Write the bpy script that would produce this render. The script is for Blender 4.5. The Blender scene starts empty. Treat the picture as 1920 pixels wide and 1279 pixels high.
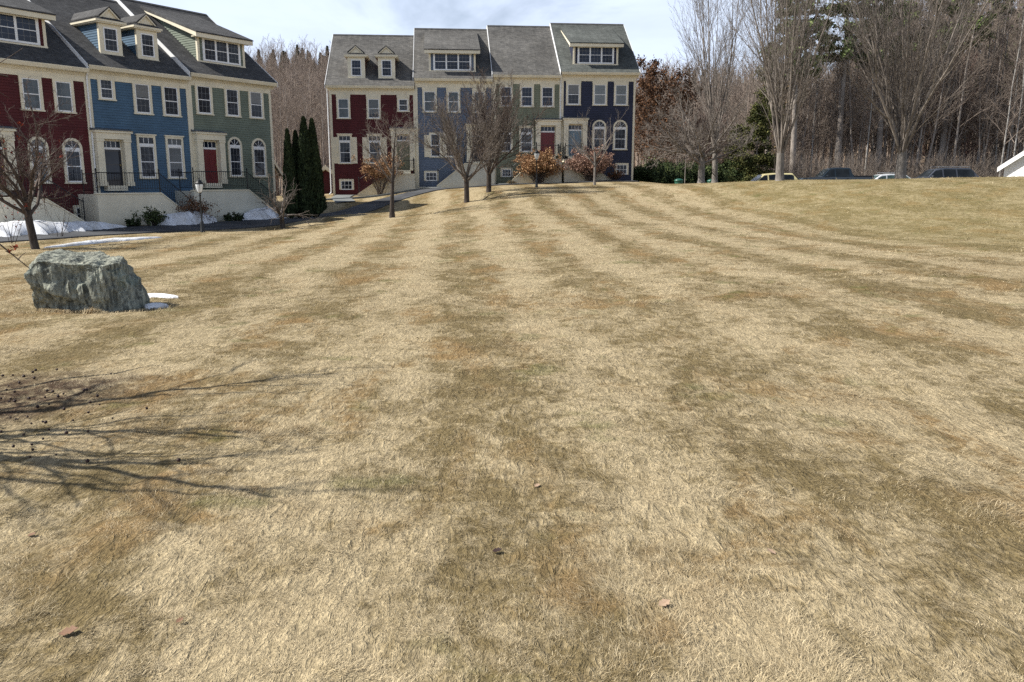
import bpy, bmesh, math, random
import numpy as np
from mathutils import Vector, Matrix, Euler

sc = bpy.context.scene
COL = sc.collection
PI = math.pi
R = math.radians
# ------------------------------------------------------------------ camera calibration (camera stands at the origin, z = eye height)
F = 1530.0
PITCH = math.atan((639.5 - 345.0) / F)


def at(px, py, Y):
    """photo pixel + distance ahead -> point in the place (metres, relative to the eye)"""
    u = (px - 960) / F
    v = (639.5 - py) / F
    r = np.array([u, math.cos(PITCH) + v * math.sin(PITCH), -math.sin(PITCH) + v * math.cos(PITCH)])
    return r * Y / r[1]


# ------------------------------------------------------------------ object helpers
def tag(o, label=None, cat=None, group=None, kind=None):
    if label: o['label'] = label
    if cat: o['category'] = cat
    if group: o['group'] = group
    if kind: o['kind'] = kind
    return o


def thing(name, label, cat, loc=(0, 0, 0), rz=0.0, group=None):
    o = bpy.data.objects.new(name, None)
    o.empty_display_size = 0.3
    COL.objects.link(o)
    o.location = [float(c) for c in loc]
    o.rotation_euler = (0, 0, rz)
    return tag(o, label, cat, group)


def link(name, me, parent=None):
    o = bpy.data.objects.new(name, me)
    COL.objects.link(o)
    if parent is not None: o.parent = parent
    return o


def copy_tree(o, parent=None):
    c = o.copy()
    COL.objects.link(c)
    if parent is not None: c.parent = parent
    for ch in list(o.children):
        copy_tree(ch, c)
    return c


class MB:
    """collects faces of one part and builds them as one mesh object"""
    def __init__(s):
        s.v = []; s.f = []; s.m = []
        s.cur = 0

    def poly(s, pts):
        i = len(s.v)
        s.v += [tuple(map(float, p)) for p in pts]
        s.f.append(tuple(range(i, i + len(pts)))); s.m.append(s.cur)
        return s

    def mesh(s, verts, faces):
        i = len(s.v)
        s.v += [tuple(map(float, p)) for p in verts]
        for f in faces:
            s.f.append(tuple(k + i for k in f)); s.m.append(s.cur)
        return s

    def box(s, x0, x1, y0, y1, z0, z1):
        if x0 > x1: x0, x1 = x1, x0
        if y0 > y1: y0, y1 = y1, y0
        if z0 > z1: z0, z1 = z1, z0
        v = [(x0, y0, z0), (x1, y0, z0), (x1, y1, z0), (x0, y1, z0), (x0, y0, z1), (x1, y0, z1), (x1, y1, z1), (x0, y1, z1)]
        return s.mesh(v, [(0, 3, 2, 1), (4, 5, 6, 7), (0, 1, 5, 4), (1, 2, 6, 5), (2, 3, 7, 6), (3, 0, 4, 7)])

    def prism(s, prof, axis, t0, t1):
        """prof: 2-D polygon; axis 'x': (y,z) profile, 'y': (x,z) profile, 'z': (x,y) profile"""
        def P(a, b, t):
            return (t, a, b) if axis == 'x' else (a, t, b) if axis == 'y' else (a, b, t)
        n = len(prof)
        v = [P(a, b, t0) for a, b in prof] + [P(a, b, t1) for a, b in prof]
        f = [tuple(range(n)), tuple(range(2 * n - 1, n - 1, -1))]
        f += [(i, (i + 1) % n + 0, (i + 1) % n + n, i + n) for i in range(n)]
        return s.mesh(v, f)

    def rod(s, a, b, r, k=6, r2=None):
        a = Vector(a); b = Vector(b)
        if r2 is None: r2 = r
        d = (b - a).normalized()
        u = d.orthogonal().normalized(); w = d.cross(u)
        v = []
        for p, rr in ((a, r), (b, r2)):
            for i in range(k):
                t = 2 * PI * i / k
                v.append(p + (u * math.cos(t) + w * math.sin(t)) * rr)
        f = [(i, (i + 1) % k, (i + 1) % k + k, i + k) for i in range(k)]
        f += [tuple(range(k - 1, -1, -1)), tuple(range(k, 2 * k))]
        return s.mesh(v, f)

    def lathe(s, prof, k=16, c=(0, 0, 0)):
        v = []; f = []
        for r, z in prof:
            for i in range(k):
                t = 2 * PI * i / k
                v.append((c[0] + r * math.cos(t), c[1] + r * math.sin(t), c[2] + z))
        for j in range(len(prof) - 1):
            for i in range(k):
                f.append((j * k + i, j * k + (i + 1) % k, (j + 1) * k + (i + 1) % k, (j + 1) * k + i))
        f.append(tuple(range(k - 1, -1, -1)))
        f.append(tuple(range((len(prof) - 1) * k, len(prof) * k)))
        return s.mesh(v, f)

    def build(s, name, mats, parent=None, bevel=0, smooth=False, fix=True):
        me = bpy.data.meshes.new(name)
        me.from_pydata(s.v, [], s.f)
        if not isinstance(mats, (list, tuple)): mats = [mats]
        for m in mats: me.materials.append(m)
        if len(mats) > 1:
            me.polygons.foreach_set('material_index', s.m)
        if fix:
            bm = bmesh.new(); bm.from_mesh(me)
            bmesh.ops.recalc_face_normals(bm, faces=bm.faces)
            bm.to_mesh(me); bm.free()
        if smooth:
            me.polygons.foreach_set('use_smooth', [True] * len(me.polygons))
        me.update()
        o = link(name, me, parent)
        if bevel:
            b = o.modifiers.new('bevel', 'BEVEL'); b.width = bevel; b.segments = 2; b.limit_method = 'ANGLE'
        return o


def np_mesh(name, verts, faces_flat, sizes, mats, parent=None, smooth=False, attrs=None):
    """fast mesh from numpy arrays"""
    me = bpy.data.meshes.new(name)
    nv = len(verts)
    me.vertices.add(nv)
    me.vertices.foreach_set('co', np.ascontiguousarray(verts, dtype=np.float32).ravel())
    me.loops.add(len(faces_flat))
    me.loops.foreach_set('vertex_index', np.ascontiguousarray(faces_flat, dtype=np.int32))
    sizes = np.asarray(sizes, dtype=np.int32)
    me.polygons.add(len(sizes))
    starts = np.zeros(len(sizes), dtype=np.int32); starts[1:] = np.cumsum(sizes)[:-1]
    me.polygons.foreach_set('loop_start', starts)
    me.polygons.foreach_set('loop_total', sizes)
    if smooth:
        me.polygons.foreach_set('use_smooth', np.ones(len(sizes), dtype=bool))
    if not isinstance(mats, (list, tuple)): mats = [mats]
    for m in mats: me.materials.append(m)
    if attrs:
        for k, a in attrs.items():
            at_ = me.attributes.new(k, 'FLOAT', 'POINT')
            at_.data.foreach_set('value', np.ascontiguousarray(a, dtype=np.float32))
    me.update(calc_edges=True)
    return me


# ------------------------------------------------------------------ numpy noise
def _hash(ix, iy, iz, seed):
    h = (ix * 374761393 + iy * 668265263 + iz * 2147483647 + seed * 974634551) & 0xFFFFFFFF
    h = ((h ^ (h >> 13)) * 1274126177) & 0xFFFFFFFF
    h = h ^ (h >> 16)
    return (h & 0xFFFFFF) / float(0xFFFFFF)


def vnoise(x, y, z=None, seed=0):
    x = np.asarray(x, dtype=np.float64); y = np.asarray(y, dtype=np.float64)
    z = np.zeros_like(x) if z is None else np.asarray(z, dtype=np.float64)
    ix = np.floor(x).astype(np.int64); iy = np.floor(y).astype(np.int64); iz = np.floor(z).astype(np.int64)
    fx = x - ix; fy = y - iy; fz = z - iz
    fx = fx * fx * (3 - 2 * fx); fy = fy * fy * (3 - 2 * fy); fz = fz * fz * (3 - 2 * fz)
    def L(a, b, t): return a + (b - a) * t
    c = {}
    for i in (0, 1):
        for j in (0, 1):
            for k in (0, 1):
                c[i, j, k] = _hash(ix + i, iy + j, iz + k, seed)
    return L(L(L(c[0, 0, 0], c[1, 0, 0], fx), L(c[0, 1, 0], c[1, 1, 0], fx), fy),
             L(L(c[0, 0, 1], c[1, 0, 1], fx), L(c[0, 1, 1], c[1, 1, 1], fx), fy), fz)


def fbm(x, y, z=None, oct=4, seed=0):
    a = 1.0; s = 0; t = 0; f = 1.0
    for o in range(oct):
        s = s + a * vnoise(np.asarray(x) * f, np.asarray(y) * f, None if z is None else np.asarray(z) * f, seed + o)
        t += a; a *= 0.5; f *= 2.03
    return s / t


# ------------------------------------------------------------------ shader helpers
class NT:
    def __init__(s, name):
        s.m = bpy.data.materials.new(name); s.m.use_nodes = True
        s.t = s.m.node_tree
        s.b = s.t.nodes['Principled BSDF']
    def n(s, typ, **kw):
        nd = s.t.nodes.new(typ)
        for k, v in kw.items(): setattr(nd, k, v)
        return nd
    def set(s, inp, v):
        if isinstance(v, bpy.types.NodeSocket): s.t.links.new(v, inp)
        elif isinstance(v, (tuple, list)) and len(v) == 3 and inp.type == 'RGBA': inp.default_value = (*v, 1)
        else: inp.default_value = v
    def coord(s, which='Object'):
        return s.n('ShaderNodeTexCoord').outputs[which]
    def pos(s):
        return s.n('ShaderNodeNewGeometry').outputs['Position']
    def mapping(s, vec, scale=(1, 1, 1), rot=(0, 0, 0), loc=(0, 0, 0)):
        nd = s.n('ShaderNodeMapping'); s.set(nd.inputs['Vector'], vec)
        nd.inputs['Scale'].default_value = scale; nd.inputs['Rotation'].default_value = rot; nd.inputs['Location'].default_value = loc
        return nd.outputs[0]
    def noise(s, vec, scale, detail=4, rough=0.5, dist=0.0, out=0):
        nd = s.n('ShaderNodeTexNoise'); s.set(nd.inputs['Vector'], vec)
        nd.inputs['Scale'].default_value = scale; nd.inputs['Detail'].default_value = detail
        nd.inputs['Roughness'].default_value = rough; nd.inputs['Distortion'].default_value = dist
        return nd.outputs[out]
    def math(s, op, a, b=None, c=None, clamp=False):
        nd = s.n('ShaderNodeMath', operation=op); nd.use_clamp = clamp
        s.set(nd.inputs[0], a)
        if b is not None: s.set(nd.inputs[1], b)
        if c is not None: s.set(nd.inputs[2], c)
        return nd.outputs[0]
    def rng(s, v, a, b, c=0.0, d=1.0, smooth=True):
        nd = s.n('ShaderNodeMapRange'); nd.interpolation_type = 'SMOOTHSTEP' if smooth else 'LINEAR'
        s.set(nd.inputs[0], v)
        for i, k in enumerate((a, b, c, d)): s.set(nd.inputs[i + 1], k)
        return nd.outputs[0]
    def mix(s, f, a, b, mode='MIX'):
        nd = s.n('ShaderNodeMix', data_type='RGBA', blend_type=mode)
        s.set(nd.inputs[0], f); s.set(nd.inputs[6], a); s.set(nd.inputs[7], b)
        return nd.outputs[2]
    def scale(s, col, f):
        nd = s.n('ShaderNodeVectorMath', operation='SCALE')
        s.set(nd.inputs[0], col); s.set(nd.inputs['Scale'], f)
        return nd.outputs[0]
    def sep(s, v):
        nd = s.n('ShaderNodeSeparateXYZ'); s.set(nd.inputs[0], v); return nd.outputs
    def bump(s, h, strength=0.5, dist=0.02):
        nd = s.n('ShaderNodeBump'); s.set(nd.inputs['Height'], h)
        nd.inputs['Strength'].default_value = strength; nd.inputs['Distance'].default_value = dist
        s.t.links.new(nd.outputs[0], s.b.inputs['Normal'])
    def out(s, col=None, rough=None, spec=None, metal=None):
        if col is not None: s.set(s.b.inputs['Base Color'], col)
        if rough is not None: s.set(s.b.inputs['Roughness'], rough)
        if spec is not None: s.b.inputs['Specular IOR Level'].default_value = spec
        if metal is not None: s.b.inputs['Metallic'].default_value = metal
        return s.m


def simple(name, col, rough=0.6, var=0.18, scale=3.0, spec=0.3, fine=30.0, bump=0.0, metal=0.0):
    """painted or plain surface with large soft wear and fine grain"""
    k = NT(name)
    c = k.coord('Object')
    a = k.noise(c, scale, 5, 0.6); b = k.noise(c, fine, 3, 0.6)
    f = k.math('ADD', k.rng(a, 0.3, 0.7, 1 - var, 1 + var * 0.6), k.rng(b, 0.3, 0.7, -var * 0.4, var * 0.4))
    k.out(k.scale(col, f), rough, spec, metal)
    if bump: k.bump(b, bump, 0.01)
    return k.m


def leafmat(name, c1, c2, c3=None, scale=1.5, rough=0.75):
    k = NT(name)
    rnd = k.n('ShaderNodeNewGeometry').outputs['Random Per Island']
    c = k.coord('Object')
    nz = k.noise(c, scale, 3, 0.6)
    col = k.mix(k.rng(nz, 0.35, 0.65), c1, c2)
    if c3: col = k.mix(k.rng(rnd, 0.6, 1.0), col, c3)
    k.out(k.scale(col, k.rng(rnd, 0, 1, 0.6, 1.35, False)), rough, 0.15)
    return k.m


def barkmat(name, c1, c2, scale=6.0, z=0.15):
    k = NT(name)
    c = k.coord('Object')
    nz = k.noise(k.mapping(c, (1, 1, z)), scale * 4, 5, 0.65)
    n2 = k.noise(c, 0.8, 3)
    k.out(k.scale(k.mix(k.rng(nz, 0.35, 0.65), c1, c2), k.rng(n2, 0.3, 0.7, 0.8, 1.2)), 0.85, 0.15)
    k.bump(nz, 0.6, 0.02)
    return k.m
GRASS_N = (820000, 240000)
SUN_E = 5.0
SKY_S = 0.05
EXPO = 0.72
CLOUD = (0.0, 0.0, 0.45, 0.30, 0.52, 12.8)
# ================================================================== TERRAIN
# row frames: origin on the facade line, direction along the facade
OL = np.array([-20.3767, 40.7]); TL = R(56.0)           # left row, its facade runs 34 degrees off the view
OR = np.array([-13.1595, 61.0]); TR = R(5.0)            # right row, nearly frontal


def rowpt(row, s, off=0.0):
    O, T = (OL, TL) if row == 'L' else (OR, TR)
    d = np.array([math.cos(T), math.sin(T)]); n = np.array([math.sin(T), -math.cos(T)])
    return O + d * s + n * off


CTRL = [(0, 0, -1.76), (-4, 0, -1.76), (4, 0, -1.72), (0, 6, -1.78), (-4.5, 7, -1.78), (-6.4, 12.3, -1.9), (0, 12, -1.8), (4.4, 12.3, -1.71),
        (8, 6, -1.7), (-9, 4, -1.8), (10.05, 16, -1.59), (13.0, 22, -1.60), (20.42, 33, -.42), (11.61, 28, -1.68), (15.68, 38, -.50), (11.34, 40, -1.08),
        (7.42, 26, -1.64), (5.89, 38, -1.4), (7.11, 46, -.76), (.93, 36, -1.30), (.65, 25, -1.68), (3.13, 20, -1.74), (1.16, 45, -.74), (-4.73, 28, -1.88),
        (-8.4, 23, -1.99), (-7.68, 16.5, -1.88), (-16.27, 28, -2.19), (-13.97, 37, -2.12), (-11.43, 41, -2.17), (-6.26, 43, -1.72), (-2.63, 48, -1.06),
        (-1.48, 51, -.48), (1.62, 52.5, -.23), (5.42, 54.5, -.07), (9.68, 52, -.03), (12.51, 50, .08), (15.07, 47, .2), (17.7, 46, .23), (20.87, 44, .28),
        (22.61, 42, .32), (24.6, 40, .35), (28, 37, .38), (40, 30, .4),
        (-16.89, 27, -2.16), (-14.14, 33, -2.1), (-9.51, 46, -1.66), (-11.34, 55, -1.22), (-7.66, 54, -1.13), (-5.91, 57.5, -.44),
        # ground falls away beyond the crest, to the car park
        (13, 57, -.15), (20, 53, -.25), (27, 49, -.3), (34, 46, -.35), (18, 62, -.75), (30, 60, -.9), (38, 60, -1.0), (20, 70, -.8), (30, 70, -.8), (40, 70, -.9), (12.7, 64, -.2),
        (60, 30, .3), (60, 60, -.8), (60, 80, -.8), (20, 80, -.6), (40, 80, -.7), (60, 0, -1.0), (30, 10, -1.2), (30, 24, -.6), (60, -25, -1.6), (0, -25, -1.8), (-60, -25, -2.0),
        (-60, 20, -2.2), (-40, 30, -2.1), (-25, 15, -2.05), (-60, 50, -2.0), (-60, 80, -1.5), (-40, 60, -1.8), (-25, 80, -1.2), (-10, 80, -.6), (0, 75, .1), (8, 78, .1)]
for s, z in ((-12, -2.05), (-6, -2.0), (0, -1.97), (5, -1.92), (11, -1.84)):
    for off in (0.0, 2.2):
        q = rowpt('L', s, off); CTRL.append((q[0], q[1], z - 0.02 * off))
    q = rowpt('L', s, 5.0); CTRL.append((q[0], q[1], z - 0.16))
for s, z in ((0, -.84), (3, -.78), (6.5, -.3), (9, -.25), (12, 0.0), (16, .08), (21.5, .28)):
    q = rowpt('R', s, 0.0); CTRL.append((q[0], q[1], z))
    q = rowpt('R', s, 2.0); CTRL.append((q[0], q[1], z - 0.05))
CTRL = np.array(CTRL, dtype=float)


def _phi(r2):
    return r2 * np.log(r2 + 1e-9) * 0.5


def _solve():
    P = CTRL[:, :2]; n = len(P)
    K = _phi(((P[:, None, :] - P[None, :, :]) ** 2).sum(-1)) + np.eye(n) * 0.6
    Q = np.hstack([np.ones((n, 1)), P])
    A = np.zeros((n + 3, n + 3)); A[:n, :n] = K; A[:n, n:] = Q; A[n:, :n] = Q.T
    return np.linalg.solve(A, np.concatenate([CTRL[:, 2], np.zeros(3)]))


_W = _solve()


def smooth(t):
    t = np.clip(t, 0, 1); return t * t * (3 - 2 * t)


def H(x, y, micro=True):
    x = np.atleast_1d(np.asarray(x, dtype=float)); y = np.atleast_1d(np.asarray(y, dtype=float))
    xc = np.clip(x, -60, 60); yc = np.clip(y, -25, 80)
    out = np.empty(len(x))
    for i in range(0, len(x), 40000):
        sl = slice(i, i + 40000)
        d2 = (xc[sl, None] - CTRL[None, :, 0]) ** 2 + (yc[sl, None] - CTRL[None, :, 1]) ** 2
        out[sl] = _phi(d2) @ _W[:-3] + _W[-3] + _W[-2] * xc[sl] + _W[-1] * yc[sl]
    # wooded hill rising behind the houses and the car park
    hill = (24 - 7 * smooth((x + 5) / 15)) * smooth((y - 92) / 150.0) * (0.85 + 0.3 * vnoise(x / 60 + 7, y / 60, seed=3))
    hill = hill + 16 * smooth((y - 96) / 60.0) * smooth((x / np.maximum(y, 1) - .37) / .08)
    far = smooth((y - 82) / 20)
    out = out * (1 - far) + far * (-0.6) + hill
    if micro:
        near = np.clip(1.3 - np.hypot(x, y) / 40, 0.25, 1)
        out = out + near * (0.05 * (fbm(x * 1.1, y * 1.1, oct=3, seed=11) - 0.5) + 0.035 * (vnoise(x * 4.3, y * 4.3, seed=5) - 0.5))
        out = out + near ** 2 * 0.020 * (vnoise(x * 10.5, y * 10.5, seed=6) - 0.5)
    return out


def hz(x, y):
    return float(H([x], [y])[0])


def ground(x, y):
    return (float(x), float(y), hz(x, y))


def grid_mesh(name, xs, ys, mat, kind='structure'):
    X, Y = np.meshgrid(xs, ys)
    Z = H(X.ravel(), Y.ravel())
    V = np.stack([X.ravel(), Y.ravel(), Z], 1)
    nx, ny = len(xs), len(ys)
    i = np.arange(nx - 1)[None, :] + np.arange(ny - 1)[:, None] * nx
    Fq = np.stack([i, i + 1, i + 1 + nx, i + nx], -1).reshape(-1, 4)
    me = np_mesh(name, V, Fq.ravel(), np.full(len(Fq), 4), mat, smooth=True)
    o = link(name, me); o['kind'] = kind
    return o


def lawn_nodes(k):
    """colour of the winter lawn at a place: straw, olive and rusty patches, mowing lanes"""
    p = k.pos()
    x, y, z = k.sep(p)
    flat = k.n('ShaderNodeCombineXYZ'); k.set(flat.inputs[0], x); k.set(flat.inputs[1], y)
    v = flat.outputs[0]
    big = k.noise(v, 0.22, 4, 0.55)
    mid = k.noise(k.mapping(v, (1, .45, 1), rot=(0, 0, .072)), 1.25, 6, 0.62, 0.5)
    fin = k.noise(v, 5.5, 5, 0.65, 0.4)
    rus = k.noise(k.mapping(v, (1, .5, 1), rot=(0, 0, .072), loc=(31, 7, 0)), 0.85, 5, 0.62, 0.6)
    grn = k.noise(k.mapping(v, (1, 1, 1), loc=(-11, 23, 0)), 1.0, 4, 0.6)
    wob = k.noise(v, 0.16, 3, 0.5)
    wob2 = k.noise(v, 1.3, 3, 0.5)
    c = k.math('ADD', k.math('MULTIPLY', x, 0.997), k.math('MULTIPLY', y, 0.072))
    c = k.math('ADD', c, k.math('MULTIPLY', k.math('SUBTRACT', wob, 0.5), 1.2))
    c = k.math('ADD', c, k.math('MULTIPLY', k.math('SUBTRACT', wob2, 0.5), 0.7))
    lane = k.math('COSINE', k.math('MULTIPLY', k.math('SUBTRACT', c, 0.25), 2 * PI / 2.25))
    lane = k.rng(lane, -0.95, 0.95, 0.0, 1.0)
    bank = k.math('MULTIPLY', k.rng(x, 8.5, 14), k.rng(y, 14, 24))
    lane = k.math('ADD', k.math('MULTIPLY', lane, k.math('SUBTRACT', 1, k.math('MULTIPLY', bank, .65))), k.math('MULTIPLY', bank, .3))
    # darkness field: 0 pale straw, 1 dark olive thatch
    d = k.math('ADD', k.math('MULTIPLY', k.rng(big, 0.3, 0.7), 0.16), k.math('MULTIPLY', k.rng(mid, 0.28, 0.72), k.rng(y, 6, 24, 0.58, 0.40)))
    d = k.math('ADD', d, k.math('MULTIPLY', lane, k.math('MULTIPLY', k.rng(y, 3, 20, 0.31, 0.42), k.rng(big, .35, .6, .85, 1.1))))
    d = k.math('ADD', d, k.math('MULTIPLY', k.math('SUBTRACT', fin, 0.5), k.rng(y, 6, 24, 0.9, 0.65)))
    d = k.math('ADD', d, k.math('MULTIPLY', bank, 0.16))
    patch = k.noise(k.mapping(v, (1, .7, 1), loc=(5, 9, 0)), 2.6, 5, 0.68, 1.2)
    d = k.math('ADD', d, k.rng(patch, 0.44, 0.58, -0.13, 0.15))
    clump = k.noise(v, 13.0, 4, 0.6)
    d = k.math('ADD', d, k.math('MULTIPLY', k.math('SUBTRACT', clump, 0.5), k.rng(y, 5, 16, 1.0, 0.35)))
    dark = k.rng(d, 0.16, 0.95)
    col = k.mix(dark, PALE, OLIVE)
    col = k.mix(k.math('MULTIPLY', k.rng(rus, 0.50, 0.66), k.rng(d, 0.25, 0.65, 0.25, 0.85)), col, RUST)
    col = k.mix(k.math('MULTIPLY', bank, 0.35), col, (0.215, 0.185, 0.075))
    col = k.mix(k.math('MULTIPLY', k.rng(grn, 0.58, 0.70), 0.5), col, GREEN)
    # worn bare soil under the crab apple
    ex = k.math('MULTIPLY', k.math('ADD', x, 4.2), 0.75); ey = k.math('MULTIPLY', k.math('SUBTRACT', y, 6.7), 1.0)
    rr = k.math('SQRT', k.math('ADD', k.math('MULTIPLY', ex, ex), k.math('MULTIPLY', ey, ey)))
    rr = k.math('ADD', rr, k.math('MULTIPLY', k.math('SUBTRACT', mid, 0.5), 1.6))
    col = k.mix(k.math('MULTIPLY', k.rng(rr, 0.35, 1.25, 1.0, 0.0), k.rng(fin, .36, .56, .35, 1.0)), col, (0.088, 0.060, 0.040))
    return col, v, fin


PALE = (0.402, 0.326, 0.203)
OLIVE = (0.178, 0.136, 0.068)
RUST = (0.255, 0.170, 0.080)
GREEN = (0.105, 0.115, 0.035)


def lawn_material():
    k = NT('dry_lawn')
    col, v, fin = lawn_nodes(k)
    f2 = k.noise(v, 38, 4, 0.7)
    f3 = k.noise(k.mapping(v, (1, 0.35, 1), rot=(0, 0, 0.5)), 16, 4, 0.7, 1.0)
    s = k.math('MULTIPLY', k.rng(f2, 0.3, 0.7, 0.72, 1.22), k.rng(f3, 0.3, 0.7, 0.72, 1.22))
    s = k.math('MULTIPLY', s, 0.95)
    k.out(k.scale(col, s), 0.95, 0.05)
    h = k.math('ADD', k.math('MULTIPLY', f2, 0.5), f3)
    k.bump(h, 0.9, 0.05)
    return k.m


def blade_material():
    k = NT('dry_grass_blade')
    col, v, fin = lawn_nodes(k)
    a = k.n('ShaderNodeAttribute'); a.attribute_name = 'rnd'
    r = a.outputs['Fac']
    b = k.n('ShaderNodeAttribute'); b.attribute_name = 'tone'
    t = b.outputs['Fac']
    col = k.mix(k.rng(t, 0.72, 0.95, 0, 0.75), col, (0.50, 0.42, 0.28))
    col = k.mix(k.rng(t, 0.0, 0.16, 0.7, 0.0), col, (0.12, 0.085, 0.04))
    k.out(k.scale(col, k.rng(r, 0, 1, 0.45, 1.70, False)), 0.7, 0.2)
    return k.m


M_LAWN = lawn_material()
xs = np.concatenate([np.arange(-70, -24, 2.0), np.arange(-24, -10, 0.5), np.arange(-10, 10, 0.14), np.arange(10, 30, 0.5), np.arange(30, 72, 2.0)])
ys = np.concatenate([np.arange(-30, 0, 2.0), np.arange(0, 16, 0.14), np.arange(16, 84.1, 0.5)])
grid_mesh('lawn', xs, ys, M_LAWN)


def litter_material():
    k = NT('leaf_litter')
    p = k.pos()
    a = k.noise(p, 0.5, 5); b = k.noise(p, 6, 5, 0.7)
    col = k.mix(k.rng(b, 0.3, 0.7), (0.14, 0.105, 0.08), (0.33, 0.245, 0.175))
    k.out(k.scale(col, k.rng(a, 0.3, 0.7, 0.7, 1.25)), 0.95, 0.05)
    k.bump(b, 0.8, 0.1)
    return k.m


grid_mesh('hillside', np.arange(-260, 341, 6.0), np.concatenate([np.arange(83.9, 120, 3.0), np.arange(120, 430, 8.0)]), litter_material())
# the open ground to either side and behind the viewer
far_lawn = MB()
Xs = [-400, -69.9, 71.5, 500]
far_lawn.poly([(-400, -300, -2.4), (500, -300, -2.4), (500, -29.9, -2.1), (-400, -29.9, -2.1)])
far_lawn.poly([(-400, -29.9, -2.1), (-69.9, -29.9, -2.1), (-69.9, 84, -2.1), (-400, 84, -2.1)])
far_lawn.poly([(71.9, -29.9, -2.1), (500, -29.9, -2.1), (500, 84, -1.2), (71.9, 84, -1.2)])
o = far_lawn.build('surrounding_ground', M_LAWN, fix=False); o['kind'] = 'structure'


# ------------------------------------------------------------------ grass blades
def grass(name, N, ymin, ymax, length, width, lift, seed, power=1.6, xpad=1.0, ring=None):
    g = np.random.default_rng(seed)
    # more blades near the viewer
    t = g.random(N)
    a = 1 - power
    Y = (ymin ** a + t * (ymax ** a - ymin ** a)) ** (1 / a) if abs(a) > 1e-3 else ymin * (ymax / ymin) ** t
    X = (g.random(N) * 2 - 1) * (Y * 0.66 + xpad)
    if ring:      # longer unmown grass round the foot of the boulder
        a_ = g.random(N) * 2 * PI; r_ = 1 + np.abs(g.normal(0, .10, N))
        X = ring[0] + np.cos(a_) * ring[2] * r_; Y = ring[1] + np.sin(a_) * ring[3] * r_
    # leave bare-ish gaps
    dens = fbm(X * 1.7, Y * 1.7, oct=3, seed=41)
    keep = g.random(N) < np.clip((dens - 0.18) * 2.4, 0.30, 1.0)
    # nothing growing under the drive, the boulder or the houses
    dl = (X - OL[0]) * math.sin(TL) - (Y - OL[1]) * math.cos(TL)
    keep &= ~((dl < 6.4) & (Y > 20))
    X = X[keep]; Y = Y[keep]; n = len(X)
    Z = H(X, Y) - 0.004
    sc_ = 0.75 + 0.5 * g.random(n)
    grow = 1 + 0.10 * np.maximum(0, Y - 6)      # further tufts stand for several blades
    L = length * sc_ * (1 + 0.02 * np.maximum(0, Y - 6)) * (0.6 + 0.9 * fbm(X * 2.3 + 9, Y * 2.3, oct=2, seed=77))
    L = L * (1 + 1.3 * smooth((vnoise(X * 1.9 + 3, Y * 1.9, seed=63) - .68) / .2))
    L = L * np.clip(.62 + .1 * (Y - 2), .62, 1.0)
    W = width * np.clip(.7 + .1 * (Y - 2), .7, 1.0) * (0.7 + 0.6 * g.random(n)) * grow
    ang = 2 * PI * (fbm(X * 0.55, Y * 0.55, oct=2, seed=21) * 1.7 + vnoise(X * 3.1, Y * 3.1, seed=8) * 0.35) + g.normal(0, 0.85, n)
    inc = np.clip(g.normal(lift, 0.28, n), 0.04, 1.35)
    dx = np.cos(ang); dy = np.sin(ang)
    hx = np.cos(inc); hz_ = np.sin(inc)
    px, py = -dy, dx
    base = np.stack([X, Y, Z], 1)
    mid = base + np.stack([dx * hx, dy * hx, hz_], 1) * (L * 0.55)[:, None]
    inc2 = inc * 0.35 - 0.12
    tip = mid + np.stack([dx * np.cos(inc2), dy * np.cos(inc2), np.sin(inc2)], 1) * (L * 0.5)[:, None]
    side = np.stack([px, py, np.zeros(n)], 1) * (W * 0.5)[:, None]
    V = np.stack([base - side, base + side, mid - side * 0.8, mid + side * 0.8, tip], 1).reshape(-1, 3)
    o5 = (np.arange(n) * 5)[:, None]
    Fc = np.hstack([o5 + np.array([[0, 1, 3, 2]]), o5 + np.array([[2, 3, 4]])]).ravel()
    sizes = np.tile([4, 3], n)
    rnd = np.repeat(g.random(n), 5); tone = np.repeat(g.random(n), 5)
    me = np_mesh(name, V, Fc, sizes, M_BLADE, attrs={'rnd': rnd, 'tone': tone})
    o = link(name, me); o['kind'] = 'stuff'
    return tag(o, 'matted winter-dry straw coloured grass of the lawn', 'grass')


M_BLADE = blade_material()
grass('grass', GRASS_N[0], 2.1, 15.0, 0.034, 0.0019, 0.27, 1)
grass('grass', GRASS_N[1], 12.0, 52.0, 0.040, 0.0024, 0.42, 2, power=1.25)

grass('grass', 7000, 2, 15, 0.060, 0.0028, 0.75, 3, ring=(-6.38, 12.62, 0.84, 0.47))

# ------------------------------------------------------------------ drive, walks, car park
def asphalt(name, c1, c2):
    k = NT(name)
    p = k.pos()
    a = k.noise(p, 0.6, 5, 0.6); b = k.noise(p, 60, 3, 0.7)
    k.out(k.scale(k.mix(k.rng(a, 0.35, 0.65), c1, c2), k.rng(b, 0.3, 0.7, 0.75, 1.25)), 0.85, 0.25)
    k.bump(b, 0.4, 0.01)
    return k.m


M_ASPH = asphalt('worn_asphalt', (0.040, 0.042, 0.047), (0.075, 0.078, 0.085))
M_WALK = asphalt('concrete_walk', (0.135, 0.145, 0.145), (0.19, 0.20, 0.195))


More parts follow.
